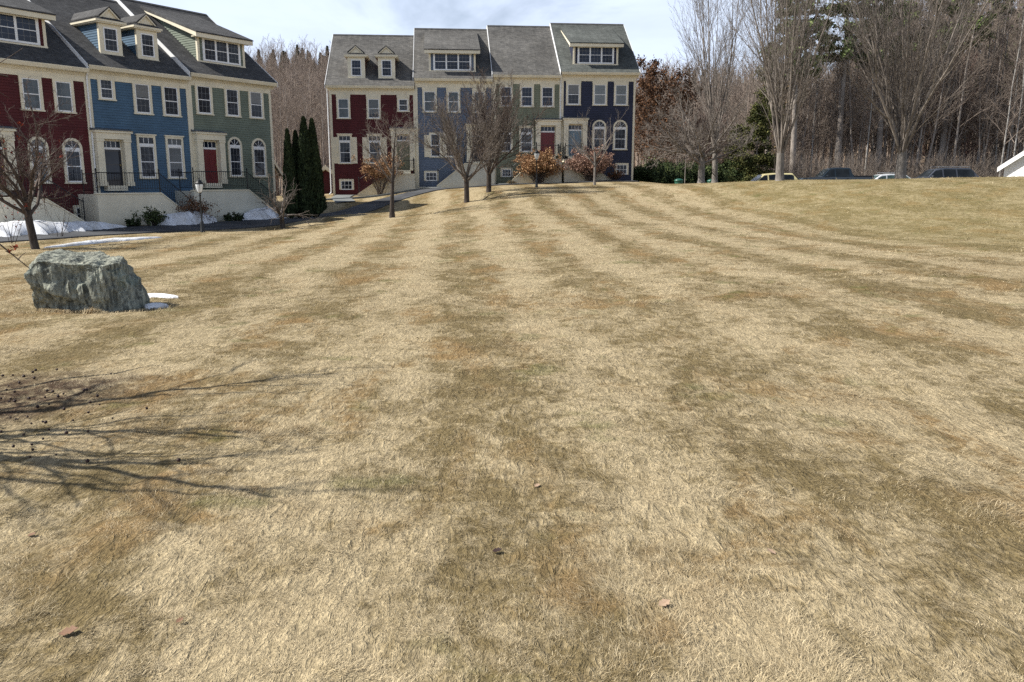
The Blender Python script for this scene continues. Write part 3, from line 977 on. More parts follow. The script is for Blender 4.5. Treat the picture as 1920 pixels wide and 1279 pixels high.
def house(row, u):
    """one townhouse of a row, built in its own frame: x along the facade, y into the house, z up from its grade"""
    s0, s1 = u['s']; g = u['grade']; T = TL if row == 'L' else TR
    q = rowpt(row, s0)
    root = thing('townhouse', u['label'], 'townhouse', (q[0], q[1], g), T, 'row houses beside the lawn')
    W = s1 - s0; e = u['eave'] - g
    sid = u['sid']; roof = u.get('roof', M_ROOF)
    X = lambda s: s - s0
    Z = lambda h: h - g
    zfr = e - .62
    # walls
    m = MB()
    m.prism([(.004, -.5), (.004, e - .14), (DEP, e + 4.45 - .45), (2 * DEP, e - .14), (2 * DEP, -.5)], 'x', .006, W - .006)
    clap_wall(m, .10, W - .10, .05, zfr, 0.0)
    m.build('clapboard_wall', sid, root)
    t = MB(); t.box(.0, W, -.03, .0, -.5, .06); t.build('base_board', u.get('base', M_TRIM), root)
    # corner boards
    for a, b, yo in ((.0, .17, -.05), (W - .15, W - .004, -.048)):
        c = MB(); c.box(a, b, yo, .0, .06, zfr); c.build('corner_board', M_TRIM, root)
    fz = MB(); fz.box(.0, W - .003, -.045, .0, zfr, e - .22); fz.build('frieze', M_TRIM, root)
    # eave: soffit, crown and gutter
    ev = MB()
    x0 = -.03 if not u.get('endL') else -.18; x1 = W - .035 if not u.get('endR') else W + .2
    ev.box(x0, x1, -.36, .0, e - .22, e - .17)
    ev.prism([(-.36, e - .22), (-.40, e - .20), (-.46, e - .06), (-.46, e - .02), (-.36, e - .02)], 'x', x0, x1)
    ev.prism([(-.045, e - .36), (-.16, e - .221), (-.045, e - .221)], 'x', x0 + .03, x1 - .003)
    ev.build('eave_trim', M_TRIM, root)
    # roof slopes
    th = .15
    rf = MB()
    xr0 = -.10 if not u.get('endL') else -.22; xr1 = W - .02 if not u.get('endR') else W + .22
    zr = e + (DEP + .4) * TA
    for sgn in (0, 1):
        pr = [(-.4, e), (DEP, zr), (DEP, zr - th), (-.4, e - th + .13)]
        if sgn: pr = [(2 * DEP - a, b) for a, b in pr]
        rf.prism(pr, 'x', xr0, xr1)
    rfo = rf.build('roof', roof, root)
    rc = MB(); rc.prism([(DEP - .16, zr - .09), (DEP, zr + .03), (DEP + .16, zr - .09)], 'x', xr0, xr1)
    rc.build('ridge_cap', u.get('cap', M_ROOFD), rfo)
    for use, xa in ((True, xr0 - .03), (u.get('endR'), xr1 + .0)):
        if not use: continue
        rk = MB()
        for sgn in (0, 1):
            pr = [(-.43, e - .24), (-.43, e + .015), (DEP, zr + .015), (DEP, zr - .26)]
            if sgn: pr = [(2 * DEP - a, b) for a, b in pr]
            rk.prism(pr, 'x', xa, xa + .03)
        rk.build('rake_trim', M_WHITE, root)
    # windows
    for w in u['win']:
        kw = dict(w[5]) if len(w) > 5 else {}
        if kw.pop('headed', False): kw['head'] = zfr + .001
        window(root, X(w[0]), X(w[1]), Z(w[2]), Z(w[3]), w[4], **kw)
    p = u['port']
    portico(root, X(p[0]), X(p[1]), Z(p[2]), Z(p[3]), p[4], *p[5:])
    st = u['stoop']
    stoop(root, X(st[0]), X(st[1]), X(st[2]), Z(st[3]), Z(st[4]), st[5])
    for d in u.get('dormers', []):
        if d[0] == 'shed': shed_dormer(root, e, X(d[1]), X(d[2]), d[3], sid, roof, d[4], yback=d[5] if len(d) > 5 else 5.0)
        else: dog_dormer(root, e, X(d[1]), X(d[2]), d[3], sid, roof, d[4])
    for xd in u.get('spouts', []):
        xx = X(xd)
        ds = MB(); ds.rod((xx, -.10, .25), (xx, -.10, e - .55), .04, 8); ds.rod((xx, -.10, e - .55), (xx, -.40, e - .1), .04, 8)
        ds.rod((xx, -.10, .25), (xx - .1, -.45, .06), .04, 8)
        for zz in (1.2, 3.4, 5.6): ds.box(xx - .06, xx + .06, -.12, -.02, zz, zz + .05)
        ds.build('downspout', M_WHITE, root)
    return root


H2 = {'headed': True}
house('L', dict(label='dark red clapboard townhouse at the left edge of the picture with a wide shed dormer', s=(-5.6, 0.0), grade=-2.0, eave=5.40, sid=M_RED, roof=M_ROOFD, endL=True, base=M_TRIM,
    win=[(-3.13, -2.14, 3.33, 4.80, 'double', dict(headed=True, glass=G_GREY)), (-1.64, -.68, 3.33, 4.80, 'double', dict(headed=True, glass=G_GREY)),
         (-3.06, -2.14, .08, 2.14, 'arch', dict(glass=G_GREY)), (-1.50, -.54, .08, 2.14, 'arch', dict(glass=G_DARK)),
         (-1.25, -.40, -1.75, -1.0, 'basement')],
    port=(-5.5, -3.76, -.25, 2.40, M_DRED), stoop=(-5.9, -3.42, -1.5, -.62, -1.95, M_STOOP),
    dormers=[('shed', -4.9, -1.30, .80, G_NAVY)]))
house('L', dict(label='bright blue clapboard townhouse with two small gabled dormers and black stoop railing', s=(0.0, 5.52), grade=-2.0, eave=5.58, sid=M_BLUE, roof=M_ROOFD, base=M_PLINTH,
    win=[(.52, 1.38, 4.08, 5.14, 'double', dict(headed=True)), (2.32, 3.34, 3.53, 5.08, 'double', dict(headed=True, glass=G_HALF)), (3.92, 4.96, 3.53, 5.08, 'double', dict(headed=True)),
         (2.30, 3.34, .32, 2.44, 'transom'), (3.92, 4.96, .32, 2.44, 'transom', dict(glass=G_LOW))],
    port=(.04, 1.78, -.08, 2.56, M_DDARK, True), stoop=(-.95, 2.36, 4.2, -.48, -1.95, M_STOOP),
    dormers=[('dog', 1.22, 2.38, .66, G_DARK), ('dog', 3.20, 4.36, .66, G_DARK)], spouts=[-.02]))
house('L', dict(label='sage green townhouse with two arched windows and shed dormer, ending the left row', s=(5.52, 11.02), grade=-1.86, eave=5.81, sid=M_GREEN, roof=M_ROOFD, endR=True, base=M_PLINTH,
    win=[(5.92, 6.98, 3.76, 5.32, 'double', dict(headed=True)), (7.78, 8.80, 3.76, 5.32, 'double', dict(headed=True)), (9.40, 10.45, 3.76, 5.32, 'double', dict(headed=True, glass=G_HALF)),
         (7.78, 8.74, .44, 2.62, 'arch'), (9.42, 10.44, .44, 2.62, 'arch')],
    port=(5.62, 7.38, .04, 2.76, M_DRED), stoop=(4.25, 7.72, 9.75, -.36, -1.80, M_STOOPG),
    dormers=[('shed', 6.80, 9.88, .72, G_DARK)], spouts=[]))
RL = [(0.0, 6.15), (6.15, 11.85), (11.85, 16.85), (16.85, 22.4)]
house('R', dict(label='dark red clapboard townhouse with two small gabled dormers, first of the far row', s=RL[0], grade=-.84, eave=6.95, sid=M_RED, endL=True,
    win=[(.50, 1.48, 4.68, 6.14, 'double', dict(headed=True, glass=G_GREY)), (2.64, 3.66, 4.68, 6.14, 'double', dict(headed=True, glass=G_LOW)), (4.84, 5.72, 5.20, 6.14, 'double', dict(headed=True)),
         (.48, 1.50, 1.50, 3.52, 'transom', dict(surround=(.36,), glass=G_DARK)), (2.62, 3.66, 1.50, 3.52, 'transom', dict(surround=(.36,), glass=G_DARK)),
         (.48, 1.54, -.42, .35, 'basement')],
    port=(4.36, 6.05, 1.0, 3.96, M_DOLIVE), stoop=(6.05, 4.05, 1.95, .66, -.84, M_STOOP),
    dormers=[('dog', 1.34, 2.58, .45, G_NAVY), ('dog', 3.52, 4.74, .45, G_NAVY)], spouts=[-.12]))
house('R', dict(label='grey blue clapboard townhouse with shed dormer, half hidden behind two bare trees', s=RL[1], grade=-.27, eave=7.50, sid=M_GRAYBLUE,
    win=[(6.67, 7.72, 5.17, 6.70, 'double', dict(headed=True, glass=G_GREY)), (8.42, 9.42, 5.17, 6.70, 'double', dict(headed=True, glass=G_GREY)), (10.30, 11.28, 5.17, 6.70, 'double', dict(headed=True, glass=G_GREY)),
         (7.10, 8.02, 1.98, 3.70, 'double', dict(glass=G_DARK, surround=(.36,))), (8.10, 9.02, 1.98, 3.70, 'double', dict(glass=G_DARK, surround=(.10,))), (6.68, 7.75, .22, .95, 'basement')],
    port=(9.85, 11.60, 1.62, 4.30, M_DDARK), stoop=(11.80, 9.65, 7.60, 1.42, -.25, M_STOOPG),
    dormers=[('shed', 7.20, 10.56, .40, G_NAVY)], spouts=[]))
house('R', dict(label='olive green clapboard townhouse with a plain roof and dark red door in the far row', s=RL[2], grade=.0, eave=7.80, sid=M_OLIVE,
    win=[(12.28, 13.28, 5.60, 7.08, 'double', dict(headed=True, glass=G_NAVY)), (13.78, 14.82, 5.60, 7.08, 'double', dict(headed=True, glass=G_NAVY)), (15.30, 16.34, 5.60, 7.08, 'double', dict(headed=True, glass=G_NAVY)),
         (12.28, 13.26, 2.36, 4.16, 'transom', dict(glass=G_DARK)), (13.74, 14.82, 2.36, 4.16, 'transom', dict(glass=G_LOW)), (12.34, 13.26, .52, 1.18, 'basement')],
    port=(14.95, 16.78, 2.07, 4.64, M_DRED), stoop=(16.70, 14.85, 12.95, 1.75, .05, M_STOOP), spouts=[16.80]))
house('R', dict(label='navy blue clapboard townhouse with arched windows at the right end of the far row', s=RL[3], grade=.20, eave=8.05, sid=M_NAVY, roof=M_ROOFG, endR=True,
    win=[(17.20, 18.30, 5.76, 7.30, 'double', dict(headed=True, glass=G_HALF)), (19.18, 20.28, 5.76, 7.30, 'double', dict(headed=True, glass=G_BLIND)), (20.78, 21.86, 5.76, 7.30, 'double', dict(headed=True, glass=G_BLIND)),
         (19.20, 20.26, 2.56, 4.68, 'arch'), (20.78, 21.86, 2.56, 4.68, 'arch'), (20.98, 22.02, .70, 1.54, 'basement')],
    port=(17.03, 18.78, 2.05, 4.76, M_DBLUE), stoop=(16.88, 18.1, 20.5, 1.72, .12, M_STOOP),
    dormers=[('shed', 17.80, 21.12, .48, G_NAVY)], spouts=[]))
# ================================================================== TREES AND PLANTS
class Tubes:
    """batches of tapered polylines turned into tubes, one mesh"""
    def __init__(s): s.b = {}
    def add(s, pts, rad, k):
        s.b.setdefault((len(pts), k), []).append((pts, rad))
    def arrays(s):
        Vs = []; Fs = []; base = 0
        for (n, k), L in s.b.items():
            P = np.array([a for a, _ in L]); Rr = np.array([b for _, b in L])       # M,n,3  M,n
            M = len(L)
            T = np.gradient(P, axis=1); T /= np.linalg.norm(T, axis=2, keepdims=True) + 1e-9
            ref = np.where(np.abs(T[:, :1, 2:3]) < 0.9, np.array([[[0, 0, 1.0]]]), np.array([[[1.0, 0, 0]]]))
            U = np.cross(T, np.broadcast_to(ref, T.shape)); U /= np.linalg.norm(U, axis=2, keepdims=True) + 1e-9
            Wv = np.cross(T, U)
            a = 2 * PI * np.arange(k) / k
            ring = U[:, :, None, :] * np.cos(a)[None, None, :, None] + Wv[:, :, None, :] * np.sin(a)[None, None, :, None]
            V = P[:, :, None, :] + ring * Rr[:, :, None, None]
            Vs.append(V.reshape(-1, 3))
            i = np.arange(M)[:, None, None] * (n * k) + np.arange(n - 1)[None, :, None] * k
            j = np.arange(k)[None, None, :]; j2 = (np.arange(k) + 1) % k
            q = np.stack([i + j, i + j2[None, None, :], i + k + j2[None, None, :], i + k + j], -1) + base
            Fs.append(q.reshape(-1, 4)); base += M * n * k
        return np.concatenate(Vs), np.concatenate(Fs)
    def mesh(s, name, mat):
        V, Fq = s.arrays()
        return np_mesh(name, V, Fq.ravel(), np.full(len(Fq), 4), mat, smooth=True)


def unit(v): return v / (np.linalg.norm(v) + 1e-9)


def perp(d, rng, az=None):
    a = np.array([0, 0, 1.0]) if abs(d[2]) < 0.95 else np.array([1.0, 0, 0])
    u = unit(np.cross(d, a)); w = np.cross(d, u)
    t = rng.random() * 2 * PI if az is None else az
    return u * math.cos(t) + w * math.sin(t)


def limb(start, d, L, r0, r1, n, wander, up, rng):
    pts = [np.array(start, dtype=float)]; d = unit(np.array(d, dtype=float)); st = L / (n - 1)
    for i in range(n - 1):
        d = unit(d + np.array([rng.gauss(0, wander), rng.gauss(0, wander), rng.gauss(0, wander) + up]))
        pts.append(pts[-1] + d * st)
    t = np.linspace(0, 1, n)
    return np.array(pts), r0 + (r1 - r0) * t


def along(P, t):
    n = len(P) - 1; f = min(max(t, 0), .9999) * n; i = int(f); f -= i
    return P[i] * (1 - f) + P[i + 1] * f, unit(P[i + 1] - P[i])


def grow_tree(seed, trunk, levels, rmin=0.005, squash=None):
    """trunk=(height, r0, r1, lean(x,y), wander); levels: list of dict(n, t, ang, L, up, wander, rr, pts)
    n children per parent, t range along the parent, angle range (deg), length (absolute for the first level, then share of the parent)"""
    rng = random.Random(seed)
    Ht, r0, r1, lean, wan = trunk
    n = 8
    P, Rd = limb((0, 0, -.25), (lean[0], lean[1], 1), Ht + .25, r0, r1, n, wan, .02, rng)
    Rd[0] *= 1.45; Rd[1] *= 1.05
    tt = Tubes(); tt.add(P, Rd, 9)
    ct = Tubes(); tips = []
    parents = [(P, Rd, Ht)]
    for li, lv in enumerate(levels):
        new = []
        last = li == len(levels) - 1
        for (pp, pr, pl) in parents:
            cnt = lv['n'] if isinstance(lv['n'], int) else rng.randint(*lv['n'])
            az0 = rng.random() * 2 * PI
            for c in range(cnt):
                t = lv['t'][0] + (lv['t'][1] - lv['t'][0]) * ((c + rng.random() * .8) / cnt)
                p, d = along(pp, t)
                az = az0 + c * 2.399 + rng.gauss(0, .35)
                ang = R(rng.uniform(*lv['ang']))
                side = perp(d, rng, az)
                nd = d * math.cos(ang) + side * math.sin(ang)
                if li == 0:
                    L = rng.uniform(*lv['L']) * (1 - lv.get('fall', .3) * (t - lv['t'][0]) / (lv['t'][1] - lv['t'][0] + 1e-6))
                else:
                    L = pl * rng.uniform(*lv['L']) * (1 - lv.get('fall', .45) * t)
                i = int(t * (len(pr) - 1))
                rs = max(rmin, pr[min(i, len(pr) - 1)] * lv['rr'] * rng.uniform(.8, 1.1))
                re = max(rmin * .6, rs * lv.get('tip', .3))
                q, rq = limb(p, nd, L, rs, re, lv.get('pts', 5), lv.get('wander', .1), lv.get('up', 0), rng)
                ct.add(q, rq, lv.get('k', 5 if li == 0 else 4 if li == 1 else 3))
                new.append((q, rq, L))
                if last: tips.append(q[-1])
        parents = parents[:0] + new if lv.get('only', True) else parents + new
    return tt, ct, np.array(tips)


def leaf_cloud(centers, n_per, spread, size, seed, flat=0.0):
    """small leaf-sized quads scattered round the given centres"""
    g = np.random.default_rng(seed)
    C = np.repeat(np.asarray(centers), n_per, axis=0); n = len(C)
    C = C + g.normal(0, 1, (n, 3)) * spread
    A = g.normal(0, 1, (n, 3)); A[:, 2] *= (1 - flat); A /= np.linalg.norm(A, axis=1, keepdims=True)
    B = np.cross(A, g.normal(0, 1, (n, 3))); B /= np.linalg.norm(B, axis=1, keepdims=True) + 1e-9
    s = size * (0.6 + 0.8 * g.random((n, 1)))
    a = A * s; b = B * s * 0.6
    V = np.stack([C - a, C + b * .9, C + a, C - b * .9], 1).reshape(-1, 3)
    return V, np.arange(4 * n).reshape(-1, 4)


def quads(name, V, Fq, mat):
    return np_mesh(name, V, Fq.ravel(), np.full(len(Fq), 4), mat)


BARK_DARK = barkmat('dark_bark', (0.040, 0.032, 0.028), (0.080, 0.066, 0.056))
BARK_TWIG = barkmat('crab_twig_bark', (0.066, 0.050, 0.042), (0.120, 0.094, 0.080), 3)
BARK_GREY = barkmat('grey_bark', (0.125, 0.112, 0.100), (0.235, 0.215, 0.195))
BARK_GTWIG = barkmat('grey_brown_twigs', (0.135, 0.116, 0.102), (0.225, 0.198, 0.175), 2)
BARK_FOR = barkmat('forest_bark', (0.185, 0.160, 0.140), (0.300, 0.265, 0.235), 3)
BARK_FTW = barkmat('forest_twigs', (0.180, 0.143, 0.119), (0.275, 0.226, 0.190), 1)
BARK_RED = barkmat('reddish_twigs', (0.19, 0.115, 0.10), (0.26, 0.165, 0.145), 1)
BARK_BIRCH = barkmat('pale_birch_bark', (0.21, 0.20, 0.185), (0.36, 0.345, 0.325), 1.5, 2.0)
BARK_RTWIG = barkmat('brown_grey_twigs', (0.110, 0.092, 0.078), (0.190, 0.162, 0.140), 2)
BARK_BRUSH = barkmat('brush_stems', (0.155, 0.128, 0.108), (0.25, 0.21, 0.18), 1)
L_BERRY = leafmat('withered_red_fruit', (0.20, 0.028, 0.018), (0.28, 0.06, 0.02), (0.12, 0.02, 0.015))
L_ORANGE = leafmat('withered_leaf', (0.36, 0.15, 0.05), (0.28, 0.11, 0.05))
L_HYDR = leafmat('dried_flower_head', (0.30, 0.175, 0.085), (0.24, 0.125, 0.07), (0.42, 0.27, 0.15), 2.0)
L_HYDP = leafmat('dried_pinkish_flower_head', (0.27, 0.165, 0.125), (0.21, 0.125, 0.10), (0.36, 0.24, 0.18), 2.0)
L_ARB = leafmat('arborvitae_foliage', (0.016, 0.026, 0.012), (0.026, 0.038, 0.016), (0.035, 0.05, 0.02))
L_PINE = leafmat('pine_needles', (0.085, 0.120, 0.045), (0.115, 0.150, 0.055), (0.15, 0.18, 0.07), 0.6)
L_YEW = leafmat('dark_shrub_foliage', (0.030, 0.048, 0.020), (0.055, 0.075, 0.028), (0.08, 0.10, 0.035), 1.0)
L_CEDAR = leafmat('yellow_green_cedar_foliage', (0.090, 0.090, 0.028), (0.048, 0.060, 0.020), (0.12, 0.115, 0.040), 0.7)
L_OAK = leafmat('russet_oak_leaf', (0.105, 0.056, 0.032), (0.075, 0.036, 0.020), (0.15, 0.075, 0.035), 0.5)
L_LARCH = leafmat('tan_leaf', (0.155, 0.110, 0.050), (0.115, 0.08, 0.04), (0.20, 0.145, 0.07), 0.5)
L_BURN = leafmat('rusty_shrub_leaf', (0.17, 0.085, 0.045), (0.10, 0.06, 0.04))
L_FCON = leafmat('far_conifer_foliage', (0.045, 0.065, 0.045), (0.06, 0.08, 0.05), (0.08, 0.10, 0.06), 0.2)


def plant_tree(name, label, cat, pos, tt, ct, mt, mc, group=None, rz=0.0, extras=()):
    t = thing(name, label, cat, pos, rz, group)
    link('trunk', tt.mesh('trunk', mt), t)
    cr = link('crown', ct.mesh('crown', mc), t)
    for nm, me in extras: link(nm, me, cr)
    return t


# ---- crab apple at the left, in front of the red house
def crab_levels(L, n1=7, den=1.0):
    return [dict(n=n1, t=(.62, 1.0), ang=(38, 68), L=L, up=.10, wander=.16, rr=.62, tip=.35, pts=7),
            dict(n=int(8 * den), t=(.22, 1.0), ang=(28, 62), L=(.45, .75), up=.09, wander=.18, rr=.55, tip=.4, pts=6),
            dict(n=int(7 * den), t=(.15, 1.0), ang=(25, 65), L=(.35, .6), up=.08, wander=.20, rr=.55, tip=.45, pts=5),
            dict(n=int(5 * den), t=(.2, 1.0), ang=(25, 60), L=(.3, .55), up=.05, wander=.2, rr=.6, tip=.6, pts=4)]


tt, ct, tips = grow_tree(11, (1.75, .135, .115, (-.07, 0), .03), crab_levels((2.8, 4.2), 9, 1.0), .0065)
rg = random.Random(5)
low = [t for t in tips if rg.random() < .03]
def clusters(name, pts, n, spread, size, seed, mat):
    out = []
    for i, p in enumerate(pts):
        V, Fq = leaf_cloud([p], n, spread, size, seed + i); out.append((name, quads(name, V, Fq, mat)))
    return out


rg.shuffle(low)
FR = clusters('fruit', low[:26], 5, .028, .045, 3, L_BERRY) + clusters('withered_leaf', low[46:50], 3, .04, .07, 90, L_ORANGE)
plant_tree('crab_apple_tree', 'dark bare crab apple tree with withered red fruit before the left red townhouse', 'tree', at(68, 467, 28.0), tt, ct, BARK_DARK, BARK_TWIG,
           'bare trees along the drive', extras=FR)

# ---- crab apple standing just outside the picture: its shadow and branch tips reach in
tt, ct, tips = grow_tree(4, (2.0, .15, .13, (.1, -.02), .03),
                         [dict(n=9, t=(.7, 1.0), ang=(25, 58), L=(2.8, 4.2), up=.03, wander=.11, rr=.42, tip=.3, pts=7),
                          dict(n=7, t=(.3, 1.0), ang=(28, 55), L=(.4, .62), up=.05, wander=.14, rr=.5, tip=.4, pts=6),
                          dict(n=5, t=(.2, 1.0), ang=(25, 55), L=(.3, .5), up=.03, wander=.16, rr=.55, tip=.5, pts=4)], .0045)
px, py = -7.4, 5.3
ext = Tubes()
e1 = np.array(at(-60, 420, 7.9)); e2 = np.array(at(56, 504, 8.0)); e0 = np.array([px, py, hz(px, py) + 1.45])
loc = np.array([px, py, hz(px, py)])
ct.add(np.array([e0 - loc, (e0 + e1) / 2 - loc + np.array([0, 0, .25]), e1 - loc, (e1 + e2) / 2 - loc + np.array([0, 0, .03]), e2 - loc]), np.array([.035, .026, .013, .008, .004]), 5)
for f, dx, dz in ((.35, .10, .14), (.6, .09, -.05), (.8, .06, .07), (.2, -.05, .12)):
    b = e1 * (1 - f) + e2 * f - loc
    ct.add(np.array([b, b + np.array([dx * .5, .02, dz * .6]), b + np.array([dx, .05, dz])]), np.array([.005, .004, .002]), 4)
fr = [np.array(at(26, 466, 7.95)) - loc, np.array(at(20, 470, 7.95)) - loc, np.array(at(30, 462, 7.95)) - loc]
plant_tree('crab_apple_tree', 'nearest crab apple, a twig tip with withered fruit reaching in left of the boulder', 'tree', loc, tt, ct, BARK_DARK, BARK_TWIG,
           extras=clusters('fruit', fr, 8, .012, .018, 9, L_BERRY))

# ---- low multi-stemmed tree before the sage green house
tt, ct, tips = grow_tree(23, (.75, .13, .11, (-.12, 0), .03),
                         [dict(n=7, t=(.6, 1.0), ang=(25, 70), L=(1.7, 2.9), up=.02, wander=.17, rr=.5, tip=.3, pts=7),
                          dict(n=6, t=(.25, 1.0), ang=(25, 60), L=(.45, .7), up=.05, wander=.2, rr=.5, tip=.4, pts=6),
                          dict(n=5, t=(.2, 1.0), ang=(25, 60), L=(.35, .6), up=.02, wander=.2, rr=.55, tip=.5, pts=4)], .006)
plant_tree('ornamental_tree', 'low bare tree forking close to the ground, left of the dark arborvitae', 'tree', at(531, 428, 41.0), tt, ct, BARK_DARK, BARK_RTWIG, 'bare trees along the drive')

# ---- slim tree with a clear stem before the far red house
tt, ct, tips = grow_tree(31, (4.9, .13, .012, (0.0, 0), .03),
                         [dict(n=15, t=(.36, .96), ang=(38, 66), L=(2.2, 3.3), fall=.45, up=.07, wander=.13, rr=.5, tip=.3, pts=6),
                          dict(n=9, t=(.2, 1.0), ang=(28, 55), L=(.4, .65), up=.07, wander=.16, rr=.5, tip=.4, pts=5),
                          dict(n=5, t=(.2, 1.0), ang=(25, 55), L=(.35, .6), up=.04, wander=.18, rr=.55, tip=.5, pts=4)], .0055)
plant_tree('ornamental_tree', 'slim bare tree with a tall clear trunk in front of the far dark red townhouse', 'tree', at(735, 408, 43.0), tt, ct, BARK_DARK, BARK_RTWIG, 'bare trees along the drive')


def vase(seed, fork, r, L, n1=8, ang=(16, 42), up=.07, den=1.0, rmin=.0085):
    return grow_tree(seed, (fork, r, r * .85, (0, 0), .02),
                     [dict(n=n1, t=(.72, 1.0), ang=ang, L=L, fall=.05, up=up, wander=.07, rr=.42, tip=.25, pts=8),
                      dict(n=int(11 * den), t=(.15, 1.0), ang=(16, 38), L=(.4, .62), fall=.5, up=.08, wander=.09, rr=.48, tip=.4, pts=6),
                      dict(n=int(8 * den), t=(.15, 1.0), ang=(16, 42), L=(.35, .55), up=.07, wander=.12, rr=.55, tip=.5, pts=4),
                      dict(n=int(4 * den), t=(.2, 1.0), ang=(16, 42), L=(.35, .6), up=.05, wander=.12, rr=.6, tip=.6, pts=3)], rmin)


tt, ct, _ = vase(41, 1.55, .16, (3.6, 4.8), 12, (18, 66), .055)
plant_tree('ornamental_tree', 'bare vase-shaped tree with many rising branches in front of the grey blue townhouse', 'tree', at(875, 380, 48.0), tt, ct, BARK_DARK, BARK_RTWIG, 'bare trees along the drive')
tt, ct, _ = vase(43, 1.35, .165, (4.2, 5.8), 12, (12, 56), .055, den=1.2)
plant_tree('ornamental_tree', 'dense brown twiggy tree just right of the vase-shaped bare one', 'tree', at(916, 360, 51.0), tt, ct, BARK_DARK, BARK_TWIG, 'bare trees along the drive')
tt, ct, _ = grow_tree(47, (2.1, .085, .07, (0, 0), .02),
                      [dict(n=9, t=(.55, 1.0), ang=(20, 62), L=(2.4, 3.4), fall=.1, up=.08, wander=.06, rr=.5, tip=.3, pts=7),
                       dict(n=7, t=(.2, 1.0), ang=(15, 36), L=(.4, .6), up=.1, wander=.09, rr=.5, tip=.4, pts=5),
                       dict(n=5, t=(.2, 1.0), ang=(15, 36), L=(.35, .6), up=.08, wander=.1, rr=.55, tip=.6, pts=4)], .006)
plant_tree('ornamental_tree', 'small bare tree with a thin pale trunk in front of the navy blue townhouse', 'tree', at(1115, 347, 54.5), tt, ct, BARK_GREY, BARK_GTWIG, 'bare trees along the drive')


# ---- the big trees along the crest
def maple(seed, fork, r, L, n1, ang, den=1.0, up=.06, lead=True):
    return grow_tree(seed, (fork, r, r * .82, (0, 0), .015),
                     [dict(n=n1, t=(.66, 1.0), ang=ang, L=L, fall=-.1, up=up, wander=.06, rr=.33, tip=.22, pts=10),
                      dict(n=int(13 * den), t=(.10, 1.0), ang=(14, 34), L=(.34, .56), fall=.55, up=.07, wander=.07, rr=.42, tip=.3, pts=7),
                      dict(n=int(10 * den), t=(.12, 1.0), ang=(14, 36), L=(.32, .52), up=.07, wander=.09, rr=.5, tip=.45, pts=5),
                      dict(n=int(4 * den), t=(.2, 1.0), ang=(14, 36), L=(.35, .6), up=.05, wander=.1, rr=.6, tip=.6, pts=3)], .0065)


tt, ct, _ = maple(61, 1.5, .25, (10, 15), 13, (3, 25))
plant_tree('shade_tree', 'tall grey bare tree with fanning branches on the crest beside the pale yellow van', 'tree', at(1462, 338, 47.0), tt, ct, BARK_GREY, BARK_GTWIG, 'big bare trees along the crest')
tt, ct, _ = maple(67, 1.5, .31, (9.5, 15), 15, (4, 34), 1.0)
plant_tree('shade_tree', 'biggest fan-shaped bare tree on the crest, standing in front of the silver car', 'tree', at(1687, 338, 46.0), tt, ct, BARK_GREY, BARK_GTWIG, 'big bare trees along the crest')
tt, ct, _ = maple(71, 2.0, .22, (9, 14), 10, (3, 17), .9, .05)
plant_tree('shade_tree', 'slender tall bare tree with upright branches just behind the broad low one', 'tree', at(1340, 341, 60.0), tt, ct, BARK_GREY, BARK_GTWIG, 'big bare trees along the crest')
tt, ct, _ = grow_tree(73, (1.9, .24, .2, (0, 0), .02),
                      [dict(n=12, t=(.62, 1.0), ang=(25, 82), L=(3.6, 5.4), fall=.1, up=.05, wander=.10, rr=.5, tip=.3, pts=8),
                       dict(n=11, t=(.18, 1.0), ang=(22, 52), L=(.38, .6), up=.04, wander=.13, rr=.45, tip=.4, pts=6),
                       dict(n=8, t=(.15, 1.0), ang=(22, 55), L=(.35, .55), up=.03, wander=.15, rr=.55, tip=.5, pts=4),
                       dict(n=5, t=(.2, 1.0), ang=(22, 55), L=(.35, .6), up=.02, wander=.15, rr=.6, tip=.6, pts=3)], .008)
plant_tree('shade_tree', 'broad low bare tree with a dense mass of fine twigs, right of the navy townhouse', 'tree', at(1315, 341, 56.0), tt, ct, BARK_GREY, BARK_GTWIG, 'big bare trees along the crest')


# ---- hydrangea shrubs with dried heads
def hydrangea(label, pos, h, w, seed, mat, nst=46, fl=0.95):
    rng = random.Random(seed); tb = Tubes(); heads = []
    for i in range(nst):
        a = rng.random() * 2 * PI; el = rng.uniform(.05, 1.0)
        sp = rng.uniform(.05, 1.0) ** .6 * w / 2
        d = np.array([math.cos(a) * sp / h, math.sin(a) * sp / h, .92])
        L = h * rng.uniform(.6, 1.05) * (1 + .12 * (sp / (w / 2)) ** 2)
        q, rq = limb((rng.gauss(0, .1), rng.gauss(0, .1), -.05), d, L, .014, .006, 6, .09, .0, rng); tb.add(q, rq, 4)
        heads.append(q[-1])
        for c in range(3):
            p, dd = along(q, rng.uniform(.4, .9)); nd = dd + perp(dd, rng) * .6
            q2, r2 = limb(p, nd, L * rng.uniform(.2, .4), .006, .004, 4, .1, .02, rng); tb.add(q2, r2, 3); heads.append(q2[-1])
    t = thing('hydrangea_shrub', label, 'shrub', pos, 0, 'hydrangeas with dried heads')
    link('stems', tb.mesh('stems', BARK_TWIG), t)
    hs = [p for p in heads if rng.random() < fl]
    V, Fq = leaf_cloud(hs, 36, .10, .055, seed)
    link('flower_heads', quads('flower_heads', V, Fq, mat), t)
    return t


q = rowpt('R', 14.9, 2.5); hydrangea('hydrangea with rusty brown dried heads behind the far lamp post', ground(*q), 2.05, 3.3, 3, L_HYDR, 95)
q = rowpt('R', 18.6, 2.4); hydrangea('hydrangea with pinkish brown dried heads beside the small tree at the navy house', ground(*q), 2.1, 3.2, 4, L_HYDP, 95)
q = rowpt('R', 3.6, 2.6); hydrangea('taller ragged hydrangea with orange brown heads beside the stoop of the far red house', ground(*q), 2.5, 2.3, 5, L_HYDR, 46, .6)


